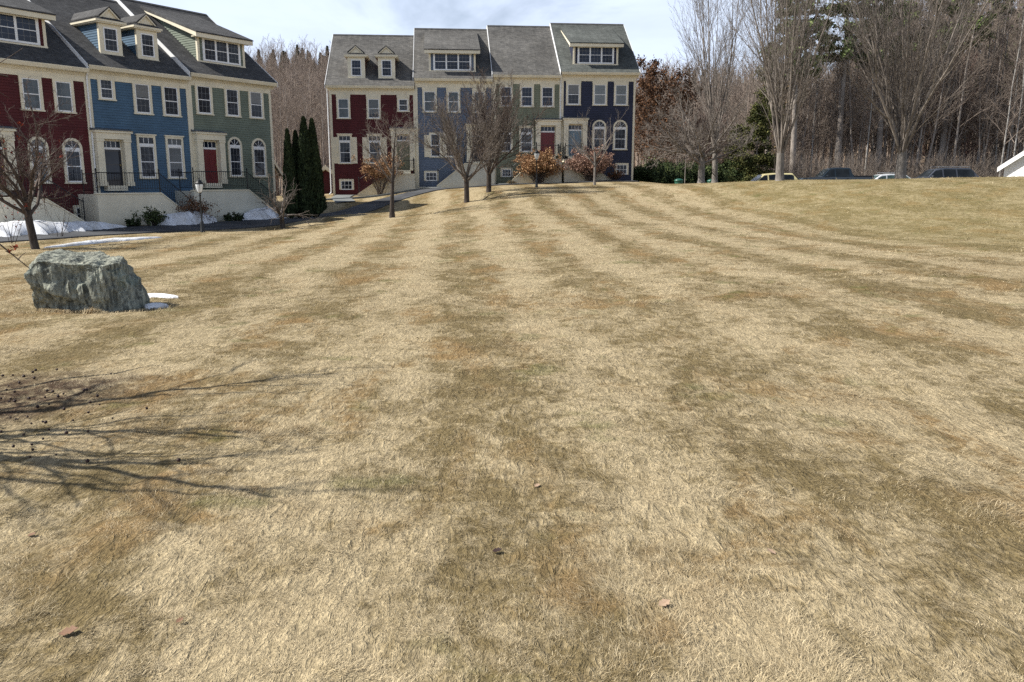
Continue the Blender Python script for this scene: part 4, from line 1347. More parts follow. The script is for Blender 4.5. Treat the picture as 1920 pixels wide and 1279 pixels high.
def bush(name, label, pos, h, w, seed, mat, n=900, size=.05, stems=BARK_DARK, group=None, nst=26):
    rng = random.Random(seed); tb = Tubes(); cs = []
    for i in range(nst):
        a = rng.random() * 2 * PI; sp = rng.random() ** .5 * w / 2
        d = np.array([math.cos(a) * sp / h, math.sin(a) * sp / h, 1.0])
        q, rq = limb((math.cos(a) * sp * .25, math.sin(a) * sp * .25, -.05), d, h * rng.uniform(.6, 1.05), .012, .004, 6, .14, .02, rng); tb.add(q, rq, 4)
        for c in range(5):
            p, dd = along(q, rng.uniform(.25, 1)); q2, r2 = limb(p, dd + perp(dd, rng) * .8, h * rng.uniform(.12, .3), .005, .003, 4, .15, .02, rng); tb.add(q2, r2, 3); cs += [q2[-1], q2[2]]
        cs.append(q[-1])
    t = thing(name, label, 'shrub', pos, 0, group)
    link('stems', tb.mesh('stems', stems), t)
    if mat:
        V, Fq = leaf_cloud(cs, max(1, n // len(cs)), .07 * h, size, seed)
        link('foliage', quads('foliage', V, Fq, mat), t)
    return t


q = rowpt('L', 3.55, 2.45); bush('shrub', 'rusty and dark shrub at the foot of the blue house steps', ground(*q), 1.35, 1.7, 7, L_BURN, 1500, .05)
q = rowpt('L', 1.1, 2.7); bush('shrub', 'small dark evergreen shrub at the base of the blue house stoop, beside the snow', ground(*q), .85, 1.1, 8, L_YEW, 1600, .05)
q = rowpt('L', .2, 2.6); bush('shrub', 'low dark shrub left of the small evergreen one, below the blue house stoop', ground(*q), .45, 1.0, 9, L_ARB, 900, .05)
q = rowpt('L', 5.9, 2.6); bush('shrub', 'low dark shrub below the stoop of the sage green house', ground(*q), .5, 1.8, 10, L_ARB, 1400, .05)
q = rowpt('R', 20.6, 2.2); bush('shrub', 'small reddish brown shrub under the basement window of the navy house', ground(*q), .75, 1.0, 12, L_BURN, 1000, .05)
q = rowpt('R', 13.0, 2.6); bush('shrub', 'dry low shrub left of the lamp post before the olive green house', ground(*q), .35, 1.0, 13, L_LARCH, 500, .04)
for pxl, pyl, Y, h, s in ((110, 438, 33.5, 1.5, 14), (20, 442, 31, 1.75, 15)):
    p = at(pxl, pyl, Y)
    bush('bare_sapling', 'thin bare sapling sticking out of the snow bank by the red house' if s == 14 else 'sapling with a few red leaves at the far left behind the crab apple', ground(p[0], p[1]), h, .9, s, L_BERRY if s == 15 else None, 60, .05, nst=5)


# ---- arborvitae columns
def spire(seed, h, r, mat, n=9000, size=.085, fir=False):
    g = np.random.default_rng(seed)
    z = g.random(n) ** .85; a = g.random(n) * 2 * PI
    prof = np.clip(np.minimum(z * 9, 1.0) * (1 - z) ** .62 * 1.12, 0, 1)
    if fir: prof = np.clip(z * 14, 0, 1) * (1 - z) ** 1.05 * (.55 + .6 * (1 - (z * 11) % 1.0))
    lob = 1 + .16 * (fbm(np.cos(a) * 2.2 + 5, np.sin(a) * 2.2, z * h * 1.3, 3, seed) - .5) * 2
    rad = r * prof * lob * (1 - .35 * g.random(n) ** 2)
    C = np.stack([np.cos(a) * rad, np.sin(a) * rad, z * h + .05], 1)
    A = np.stack([np.cos(a) * .35, np.sin(a) * .35, np.ones(n)], 1) * (np.array([2.4, 2.4, -.25]) if fir else 1.0) + g.normal(0, .28, (n, 3)); A /= np.linalg.norm(A, axis=1, keepdims=True)
    B = np.stack([-np.sin(a), np.cos(a), np.zeros(n)], 1) + g.normal(0, .5, (n, 3))
    s = size * (.6 + .9 * g.random((n, 1)))
    V = np.stack([C - A * s, C + B * s * .4, C + A * s * 1.3, C - B * s * .4], 1).reshape(-1, 3)
    return quads('foliage', V, np.arange(4 * n).reshape(-1, 4), mat)


ARB = [spire(5, 5.4, .62, L_ARB), spire(6, 4.7, .42, L_ARB, 6000)]
tk = Tubes(); tk.add(np.array([[0, 0, -.2], [0, 0, 1.5], [0, 0, 3.6]]), np.array([.09, .06, .02]), 6)
TKM = tk.mesh('trunk', BARK_DARK)
for (pxl, Y, v, sc_, lab) in ((546, 46.2, 1, (1, 1, 1.02), 'narrowest dark arborvitae column, nearest the sage green house'),
                              (561, 47.6, 1, (1.1, 1.1, 1.02), 'short dark arborvitae column, second from the left in its clump'),
                              (577, 46.8, 0, (1, 1, 1.02), 'tall dark arborvitae column left of its equally tall twin'),
                              (592, 47.2, 0, (.95, .95, 1.01), 'tall dark arborvitae column at the right end of the clump, nearest the far red house')):
    p = at(pxl, 400, Y); t = thing('arborvitae', lab, 'tree', ground(p[0], p[1]), v + pxl, 'arborvitae columns')
    t.scale = sc_
    link('foliage', ARB[v], t); link('trunk', TKM, t)


# ---- conifers
def pine(seed, h, r, z0, mat, whorls=13, dense=1.0, size=.19, drop=.0):
    rng = random.Random(seed); tb = Tubes(); tk = Tubes(); cs = []
    P, Rd = limb((0, 0, -.3), (0, 0, 1), h, h * .016, .03, 8, .012, .0, rng); tk.add(P, Rd, 7)
    for w in range(whorls):
        t = z0 + (1 - z0) * (w + rng.random() * .6) / whorls
        p, d = along(P, t); az = rng.random() * 2 * PI
        rr = r * (1 - (t - z0) / (1 - z0)) ** .75 * rng.uniform(.65, 1.1) + .25
        for b in range(rng.randint(4, 6)):
            a = az + b * 1.2 + rng.gauss(0, .25)
            L = rr * rng.uniform(.6, 1.1)
            q, rq = limb(p, (math.cos(a), math.sin(a), rng.uniform(-.1, .35) - drop), L, .03 + .01 * L, .008, 6, .08, .03, rng); tb.add(q, rq, 4)
            for c in range(max(3, int(L * 4))):
                pp, dd = along(q, rng.uniform(.3, 1)); sd = perp(dd, rng); sd[2] *= .4
                cs.append(pp + sd * rng.uniform(.05, .35))
            cs.append(q[-1])
    V, Fq = leaf_cloud(cs, int(16 * dense), .17, size, seed, .3)
    return tk, tb, quads('foliage', V, Fq, mat)


def plant_pine(label, pos, prm, group=None, name='pine_tree', bark=BARK_FOR):
    tk, tb, fo = prm
    t = thing(name, label, 'tree', pos, 0, group)
    link('trunk', tk.mesh('trunk', bark), t); b = link('branches', tb.mesh('branches', bark), t); link('foliage', fo, b)
    return t


def gat(px, Y):
    x = (px - 960) / F * Y * 1.0
    return ground(x * 1.0, Y)


PG = 'tall pines above the bare woods'
plant_pine('green white pine whose top shows behind the fan tree beside the yellow van', gat(1475, 84), pine(81, 23, 4.4, .50, L_PINE), PG)
plant_pine('green pine reaching the top edge above the dark pickup truck', gat(1556, 85), pine(82, 25, 4.6, .52, L_PINE), PG)
plant_pine('dense green pine right of the patch of sky, left of the biggest fan tree', gat(1632, 85), pine(83, 25, 4.2, .50, L_PINE, dense=1.2), PG)
plant_pine('pine half hidden behind the upper branches of the biggest fan tree', gat(1745, 85), pine(84, 25, 4.0, .55, L_PINE), PG)
plant_pine('large dusky pine filling the top right corner above the white house', gat(1900, 92), pine(85, 27, 6.0, .25, L_PINE, 18, 1.1), PG)
plant_pine('conifer with long branches seen through the wood right of the biggest tree', gat(1838, 104), pine(86, 25, 5.0, .25, L_YEW, 16), PG)
plant_pine('yellow green cedar behind the spreading tree, left of the yellow van', gat(1408, 79), pine(87, 8.2, 2.4, .08, L_CEDAR, 13, 3.4, .10, .1), None, 'cedar_tree')
plant_pine('shorter yellow green cedar nearer the spreading tree', gat(1370, 81), pine(88, 6.5, 1.7, .08, L_CEDAR, 11, 3.2, .10, .1), None, 'cedar_tree')
plant_pine('olive tinged cedar whose top shows left of the tree by the yellow van', gat(1425, 86), pine(89, 15, 1.9, .45, L_CEDAR, 13, 2.4, .11, .1), None, 'cedar_tree')

for i, (pxl, Y, h, w, lab) in enumerate(((1205, 74, 1.9, 3.0, 'green spreading yew beside the right end of the navy house'), (1232, 77, 2.3, 3.6, 'dark yew bush second from the navy house'),
                                         (1262, 79, 2.2, 3.6, 'dark yew bush behind the left green bin'), (1297, 80, 2.3, 3.8, 'dark yew bush behind the thin pole'),
                                         (1352, 80, 2.4, 4.0, 'lighter green yew bush right of the slender tall tree'), (1390, 81, 2.0, 3.4, 'dark yew bush under the yellow green cedar'))):
    x = (pxl - 960) / F * Y
    bush('yew_bush', lab, (x, Y, -.75), h + .4, w, 100 + i, L_YEW, 9000, .085, BARK_DARK, 'evergreen bushes past the navy house', 34)


# ---- the wood: bare trees one can tell apart
def forest_tree(seed, h, r, z0, spread, den=1.0):
    return grow_tree(seed, (h, r, .02, (0, 0), .035),
                     [dict(n=int(24 * den), t=(z0 * .6, 1.0), ang=(24, 58), L=(h * spread * .8, h * spread * 1.15), fall=.65, up=.08, wander=.11, rr=.36, tip=.25, pts=6),
                      dict(n=8, t=(.15, 1.0), ang=(20, 46), L=(.35, .6), up=.06, wander=.1, rr=.5, tip=.4, pts=5, k=3),
                      dict(n=5, t=(.15, 1.0), ang=(20, 46), L=(.35, .6), up=.05, wander=.12, rr=.55, tip=.5, pts=3)], .008)


VAR = []
for i, (h, r, z0, sp, mb, mtw) in enumerate(((15.5, .105, .40, .26, BARK_FOR, BARK_FTW), (14, .085, .35, .27, BARK_FOR, BARK_FTW), (16.5, .12, .42, .24, BARK_FOR, BARK_FTW), (13, .08, .3, .3, BARK_FOR, BARK_FTW),
                                             (15, .08, .4, .22, BARK_BIRCH, BARK_FTW), (11, .11, .25, .34, BARK_FOR, BARK_RED), (12, .13, .22, .36, BARK_FOR, BARK_FTW))):
    tt, ct, tp = forest_tree(200 + i, h, r, z0, sp)
    VAR.append((tt.mesh('trunk', mb), ct.mesh('crown', mtw), tp, h))
protos = {}


def forest(v, x, y, s, rz, label, group):
    if v not in protos:
        t = thing('forest_tree', label, 'tree', (x, y, hz(x, y) - .1), rz, group)
        link('trunk', VAR[v][0], t); link('crown', VAR[v][1], t); protos[v] = t
    else:
        t = copy_tree(protos[v]); t.location = (x, y, hz(x, y) - .1); t.rotation_euler = (rg.gauss(0, .035), rg.gauss(0, .035), rz)
    t.scale = (s, s, s); t['label'] = label; t['group'] = group
    return t


rg = random.Random(99)
LABELS = {0: 'bare grey forest tree with a straight trunk in the wood behind the car park', 1: 'bare grey forest tree with a straight trunk in the wood behind the car park',
          2: 'bare grey forest tree with a straight trunk in the wood behind the car park', 3: 'bare grey forest tree with a straight trunk in the wood behind the car park',
          4: 'pale barked birch among the grey trees behind the car park', 5: 'bare tree with reddish twigs in the wood behind the car park', 6: 'broad bare grey tree in the wood behind the navy house'}
GR = {4: 'pale birches in the wood', 5: 'reddish twigged trees in the wood', 6: 'broad bare trees past the navy house'}
for i in range(170):
    u = .335 + .33 * ((i + rg.random()) / 170)
    Y = rg.uniform(83, 100)
    v = rg.choices([0, 1, 2, 3, 4, 5], [3, 3, 3, 2, 1.0, .8])[0]
    tall = .92 + .30 * smooth(np.array((u - .36) / .1))
    forest(v, u * Y, Y, float(tall) * rg.uniform(.85, 1.1), rg.random() * 6.28, LABELS[v], GR.get(v, 'bare grey trees of the wood behind the car park'))
for i in range(36):
    u = .150 + .20 * ((i + rg.random()) / 36); Y = rg.uniform(84, 104)
    v = rg.choices([6, 5, 3], [4, 1, 2])[0]
    forest(v, u * Y, Y, rg.uniform(.62, .9), rg.random() * 6.28, LABELS[6] if v != 5 else LABELS[5], GR[6] if v != 5 else GR[5])
for i in range(26):
    u = -.345 + .125 * ((i + rg.random()) / 26); Y = rg.uniform(84, 118)
    v = rg.choices([0, 1, 3, 6], [1, 2, 2, 2])[0]
    forest(v, u * Y, Y, rg.uniform(.72, .95), rg.random() * 6.28, 'bare grey tree at the foot of the hill between the two rows of houses', 'bare trees between the two rows')
# clump of pale birches at the right
for i, (pxl, Y) in enumerate(((1856, 80), (1866, 83), (1878, 80), (1893, 81), (1905, 84))):
    forest(4, (pxl - 960) / F * Y, Y, 1.15, i * 1.3, 'pale barked birch in the clump above the white house', 'birch clump above the white house')

# ---- trees still holding russet or tan leaves
def leafy(label, px_, Y, v, s, mat, seed, share=.55):
    x = (px_ - 960) / F * Y
    t = thing('oak_tree', label, 'tree', (x, Y, hz(x, Y) - .1), seed, 'trees still holding brown leaves')
    t.scale = (s, s, s)
    link('trunk', VAR[v][0], t); c = link('crown', VAR[v][1], t)
    tp = VAR[v][2]; g = np.random.default_rng(seed); tp = tp[g.random(len(tp)) < share]
    V, Fq = leaf_cloud(tp, 9, .22, .13, seed)
    link('leaves', quads('leaves', V, Fq, mat), c)


leafy('russet leaved oak rising just right of the navy house roof', 1232, 88, 6, 1.02, L_OAK, 1)
leafy('dark russet oak next to the navy house, nearest its corner', 1213, 82, 6, .78, L_OAK, 2)
leafy('russet oak between the navy house and the slender tall tree', 1262, 92, 6, .98, L_OAK, 3)
leafy('tan leaved tree behind the upper branches left of the fan tree by the van', 1437, 92, 6, 1.2, L_LARCH, 4, .3)
leafy('reddish brown tree in the wood between the two fan trees', 1592, 95, 6, 1.15, L_OAK, 5, .16)

# ---- the far wood on the hill, one mass
def far_wood():
    rng = random.Random(7)
    lows = []
    for i in range(6):
        h = rng.uniform(11, 15)
        tt, ct, _ = grow_tree(300 + i, (h, .14, .03, (0, 0), .02),
                              [dict(n=13, t=(.3, 1.0), ang=(25, 55), L=(h * .24, h * .34), fall=.6, up=.08, wander=.1, rr=.5, tip=.3, pts=4, k=3),
                               dict(n=7, t=(.15, 1.0), ang=(20, 50), L=(.4, .65), up=.05, wander=.12, rr=.6, tip=.5, pts=3)], .019)
        a = tt.arrays(); b = ct.arrays()
        lows.append((np.concatenate([a[0], b[0]]), np.concatenate([a[1], b[1] + len(a[0])])))
    def scatter(name, label, n, urange, yr, smin, smax, mat, src):
        Vs = []; Fs = []; base = 0
        for i in range(n):
            u = rng.uniform(*urange); Y = yr[0] + (yr[1] - yr[0]) * rng.random() ** 1.1
            x = u * Y; z = hz(x, Y) - .2
            V, Fq = src[rng.randrange(len(src))]
            s = rng.uniform(smin, smax); a = rng.random() * 6.28; ca, sa = math.cos(a), math.sin(a)
            W = np.stack([V[:, 0] * ca - V[:, 1] * sa, V[:, 0] * sa + V[:, 1] * ca, V[:, 2]], 1) * s + np.array([x, Y, z])
            Vs.append(W); Fs.append(Fq + base); base += len(W)
        o = link(name, quads(name, np.concatenate(Vs), np.concatenate(Fs), mat)); o['kind'] = 'stuff'
        tag(o, label, 'wood')
    scatter('distant_wood', 'bare grey wood covering the hillside between the two rows of houses', 330, (-.36, -.20), (112, 232), .8, 1.1, BARK_FTW, lows)
    scatter('distant_wood', 'bare brownish wood on the slope behind the navy house and the car park', 900, (.13, .70), (100, 190), .8, 1.25, BARK_FTW, lows)
    cons = []
    for i in range(3):
        me = spire(320 + i, 12.5, 2.7, L_FCON, 2600, .30, True); n = len(me.vertices)
        co = np.empty(n * 3, dtype=np.float32); me.vertices.foreach_get('co', co); V = co.reshape(-1, 3)
        cons.append((V.astype(float), np.arange(n).reshape(-1, 4)))
    scatter('distant_conifers', 'dark conifers along the skyline of the hill between the two rows', 80, (-.36, -.20), (228, 262), .55, .95, L_FCON, cons)
    scatter('distant_conifers', 'dark conifers along the skyline past the navy house', 30, (.14, .34), (185, 230), .7, 1.1, L_FCON, cons)
    # brush at the edge of the wood
    tb = Tubes()
    for i in range(4200):
        u = rng.uniform(.30, .68); Y = rng.uniform(79, 85); x = u * Y
        h = .8 + 3.4 * rng.random() ** 1.8
        q, rq = limb((x, Y, -.9), (rng.gauss(0, .22), rng.gauss(0, .22), 1), h, .014, .008, 4, .12, .0, rng); tb.add(q, rq, 3)
        for c in range(3):
            p, d = along(q, rng.uniform(.3, .95)); q2, r2 = limb(p, d + perp(d, rng) * .7, h * .3, .009, .006, 3, .1, .02, rng); tb.add(q2, r2, 3)
    o = link('brush', tb.mesh('brush', BARK_BRUSH)); tag(o, 'tangle of bare grey brown brush along the foot of the wood', 'brush', kind='stuff')


far_wood()
# ================================================================== BOULDER
def rock_material():
    k = NT('streaked_grey_green_rock')
    c = k.coord('Object')
    st = k.noise(k.mapping(c, (7, 7, 0.9), rot=(0, R(8), 0)), 1.6, 6, 0.65, 0.8)
    bl = k.noise(c, 2.2, 4, 0.6, 0.6)
    gr = k.noise(c, 26, 5, 0.7)
    li = k.noise(k.mapping(c, (1, 1, .5)), 4.5, 5, 0.7)
    col = k.mix(k.rng(st, 0.34, 0.66), (0.085, 0.092, 0.082), (0.375, 0.385, 0.315))
    col = k.mix(k.math('MULTIPLY', k.rng(bl, 0.55, 0.70), 0.45), col, (0.20, 0.27, 0.25))
    col = k.mix(k.math('MULTIPLY', k.rng(li, 0.58, 0.72), 0.6), col, (0.36, 0.34, 0.27))
    k.out(k.scale(col, k.rng(gr, 0.3, 0.7, 0.76, 1.2)), 0.9, 0.2)
    k.bump(k.math('ADD', gr, k.math('MULTIPLY', st, 2.0)), 0.8, 0.03)
    return k.m


def boulder():
    n = 96
    g = np.linspace(-1, 1, n)
    Vs = []; Fs = []; base = 0
    for ax in range(3):
        for sd in (-1, 1):
            U, Vv = np.meshgrid(g, g); o = [i for i in range(3) if i != ax]
            P = np.zeros((n * n, 3)); P[:, ax] = sd; P[:, o[0]] = U.ravel(); P[:, o[1]] = Vv.ravel()
            Vs.append(P)
            i = np.arange(n - 1)[None, :] + np.arange(n - 1)[:, None] * n
            Fs.append(np.stack([i, i + 1, i + 1 + n, i + n], -1).reshape(-1, 4) + base); base += n * n
    C = np.concatenate(Vs); Fq = np.concatenate(Fs)
    # swollen block, then split along a few rough planes
    D = C / np.linalg.norm(C, axis=1, keepdims=True)
    p_ = 3.6
    P = D / (np.abs(D) ** p_).sum(1, keepdims=True) ** (1 / p_) * np.array([.92, .56, .62])
    P[:, 0] += .10 * P[:, 2] * -1
    jag = fbm(P[:, 0] * 3.2 + 4, P[:, 1] * 3.2, P[:, 2] * 3.2, 3, 77) - .5
    for nn, off in (((.10, -.20, 1), .45), ((.06, -1, .10), .42), ((.80, -.62, .22), .66), ((.80, .1, .62), .73), ((-1, -.12, .10), .84), ((-.62, -.35, .72), .83),
                    ((.30, -.55, .80), .66), ((-.2, -.85, -.5), .47), ((.5, .7, .5), .62)):
        nn = np.array(nn, dtype=float); nn /= np.linalg.norm(nn)
        dd = P @ nn - (off + jag * .10)
        P = P - nn * (np.maximum(0, dd) * .96)[:, None]
    x, y, z = P.T
    Nn = D
    tilt = x + .20 * z
    rid = 1 - np.abs(2 * fbm(tilt * 5.0 + 2, y * 5.0, z * .9, 4, 9) - 1)
    stp = np.floor(fbm(tilt * 3.0, y * 3.0, z * 1.1, 2, 19) * 6) / 6
    fine = fbm(x * 13, y * 13, z * 8, 4, 31) - .5
    top = np.clip((D[:, 2] - .45) * 4, 0, 1)
    side = np.clip(1 - np.abs(z) / .75, .25, 1)
    disp = ((rid - .7) * .18 + (stp - .5) * .15) * (1 - .8 * top) * side + fine * .06 + jag * .10
    P = P + Nn * disp[:, None]
    key = np.round(C * 5e4).astype(np.int64)
    _, first, inv = np.unique(key, axis=0, return_index=True, return_inverse=True)
    P = P[first]; Fq = inv.ravel()[Fq]
    me = np_mesh('boulder', P, Fq.ravel(), np.full(len(Fq), 4), rock_material())
    bm = bmesh.new(); bm.from_mesh(me); bmesh.ops.recalc_face_normals(bm, faces=bm.faces); bm.to_mesh(me); bm.free()
    me.polygons.foreach_set('use_smooth', [False] * len(me.polygons))
    o = link('boulder', me)
    p = at(170, 583, 12.62)
    o.location = (p[0], p[1], hz(p[0], p[1]) + .36); o.scale = (.87, .92, .91)
    tag(o, 'big streaked grey green boulder lying on the lawn at left', 'boulder')


boulder()

# ================================================================== SNOW
def snow_material():
    k = NT('old_snow')
    c = k.pos()
    a = k.noise(c, 1.5, 5, 0.6); b = k.noise(c, 22, 4, 0.7)
    k.out(k.mix(k.rng(a, 0.38, 0.70), (0.74, 0.76, 0.80), k.mix(k.rng(b, .4, .65), (0.60, 0.60, 0.60), (0.40, 0.38, 0.35))), 0.65, 0.3)
    k.b.inputs['Subsurface Weight'].default_value = 0.0
    k.bump(k.math('ADD', b, a), 0.5, 0.05)
    return k.m


M_SNOW = snow_material()


def snow(label, pts, width, height, seed):
    P = np.array([q[:2] for q in pts], dtype=float)
    seg = np.hypot(*np.diff(P, axis=0).T); cum = np.concatenate([[0], np.cumsum(seg)]); L = cum[-1]
    nu = max(12, int(L / .12)); nv = 13
    s = np.linspace(0, L, nu)
    C = np.stack([np.interp(s, cum, P[:, 0]), np.interp(s, cum, P[:, 1])], 1)
    T = np.gradient(C, axis=0); T /= np.linalg.norm(T, axis=1)[:, None]; Nn = np.stack([-T[:, 1], T[:, 0]], 1)
    w = np.interp(s / L, np.linspace(0, 1, len(width)), width)
    env = np.clip(np.minimum(s, L - s) / (.35 * L + .01), 0, 1) ** .5
    V = []
    for j in range(nv):
        o_ = j / (nv - 1) * 2 - 1
        edge = 1 + 1.3 * (fbm(s * 5 + 10 * (o_ > 0), np.full(nu, seed * 3.3), oct=3, seed=seed) - .5)
        off = o_ * w * .5 * edge * env
        xy = C + Nn * off[:, None]
        prof = (1 - abs(o_) ** 2.2)
        z = H(xy[:, 0], xy[:, 1], False) - .03 + (height * env * prof * (.7 + .6 * fbm(xy[:, 0] * 1.3, xy[:, 1] * 1.3, oct=3, seed=seed)) + .02 * prof + .035 * (prof > 0))
        V.append(np.column_stack([xy, z]))
    V = np.array(V).reshape(-1, 3)
    i = np.arange(nu - 1)[None, :] + np.arange(nv - 1)[:, None] * nu
    Fq = np.stack([i, i + 1, i + 1 + nu, i + nu], -1).reshape(-1, 4)
    o = link('snow_patch', np_mesh('snow_patch', V, Fq.ravel(), np.full(len(Fq), 4), M_SNOW, smooth=True))
    tag(o, label, 'snow', 'patches of old snow')


snow('long shaded snow bank along the foot of the dark red house stoop', [rowpt('L', s, o) for s, o in ((-10, 3.0), (-6, 2.9), (-3, 2.8), (-1.6, 2.7), (-.2, 2.75))], [2.6, 2.4, 2.4, 2.2, 1.5], .48, 1)
snow('shaded snow patch in front of the blue house stoop', [rowpt('L', s, o) for s, o in ((1.2, 2.5), (3.0, 2.35), (4.9, 2.6))], [1.9, 2.0, 1.5], .62, 2)
snow('shaded snow heap at the foot of the sage green house steps', [rowpt('L', s, o) for s, o in ((6.6, 2.3), (8.2, 2.3), (9.8, 2.2))], [1.5, 1.9, 1.6], .62, 3)
snow('narrow bright sunlit strip of snow along the lawn edge', [at(82, 464, 28.4), at(140, 458, 29.6), at(200, 452, 31.0), at(304, 446, 32.6)], [.28, .5, .62, .45], .10, 4)
snow('small sunlit snow patch behind the right end of the boulder', [at(266, 553, 14.0), at(300, 553, 13.9), at(334, 556, 13.7)], [.46, .30, .12], .02, 5)
snow('rounded shaded snow lump at the right foot of the boulder', [at(270, 572, 12.65), at(294, 573, 12.6), at(317, 574, 12.6)], [.30, .36, .22], .045, 6)

# ================================================================== LAMP POSTS
M_LGLASS = simple('frosted_lamp_glass', (0.72, 0.75, 0.76), 0.15, 0.05, 2.0, 0.5)
M_BLACK = simple('black_lamp_paint', (0.014, 0.015, 0.016), 0.4, 0.1, 4.0, 0.4)


def lamp(label, pos):
    t = thing('street_lamp', label, 'street lamp', pos, 0, 'black lamp posts')
    m = MB(); m.lathe([(.11, -.2), (.11, .02), (.085, .06), (.075, .42), (.055, .48), (.040, .52), (.034, 1.0), (.030, 1.58), (.05, 1.60), (.05, 1.64), (.03, 1.66), (.075, 1.74)], 14)
    m.build('post', M_BLACK, t, smooth=True)
    g = MB(); g.lathe([(.075, 1.74), (.105, 1.80), (.155, 2.02), (.165, 2.10), (.150, 2.14)], 16); g.build('globe', M_LGLASS, t, smooth=True)
    c = MB(); c.lathe([(.168, 2.10), (.175, 2.13), (.165, 2.16), (.115, 2.22), (.10, 2.26), (.055, 2.30), (.02, 2.32), (.02, 2.37), (.005, 2.40)], 16)
    for i in range(4):
        a = PI / 2 * i + .4
        c.rod((.085 * math.cos(a), .085 * math.sin(a), 1.75), (.172 * math.cos(a), .172 * math.sin(a), 2.11), .010, 4)
    c.build('lamp_cap', M_BLACK, t)
    return t


lamp('black lamp post with a white globe in front of the blue house', ground(*at(380, 437, 36.6)[:2]))
lamp('black lamp post in front of the largest hydrangea of the far row', ground(*at(1006, 352, 52.8)[:2]))

# ================================================================== CARS
def carpaint(name, col):
    k = NT(name)
    c = k.coord('Object'); a = k.noise(c, 3, 4); x, y, z = k.sep(c)
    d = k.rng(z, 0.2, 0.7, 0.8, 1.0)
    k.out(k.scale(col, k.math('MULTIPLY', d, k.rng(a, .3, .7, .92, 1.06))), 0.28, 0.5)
    k.b.inputs['Coat Weight'].default_value = 0.6; k.b.inputs['Coat Roughness'].default_value = 0.06
    return k.m


M_TYRE = simple('tyre_rubber', (0.02, 0.02, 0.021), 0.85, 0.15, 6)
M_RIM = simple('alloy_rim', (0.42, 0.43, 0.44), 0.3, 0.1, 6, 0.5, metal=.8)
M_CGLASS = glassmat('car_glass', (0.018, 0.022, 0.026), 0.03)
M_CGLASSG = glassmat('green_tinted_car_glass', (0.06, 0.095, 0.095), 0.03)
M_LIGHT = simple('headlight_glass', (0.7, 0.72, 0.72), 0.1, 0.05, 5, 0.5)
M_TAIL = simple('red_tail_light', (0.32, 0.015, 0.012), 0.15, 0.05, 5, 0.5)
M_TRIMK = simple('black_plastic', (0.022, 0.022, 0.024), 0.6, 0.1, 6)


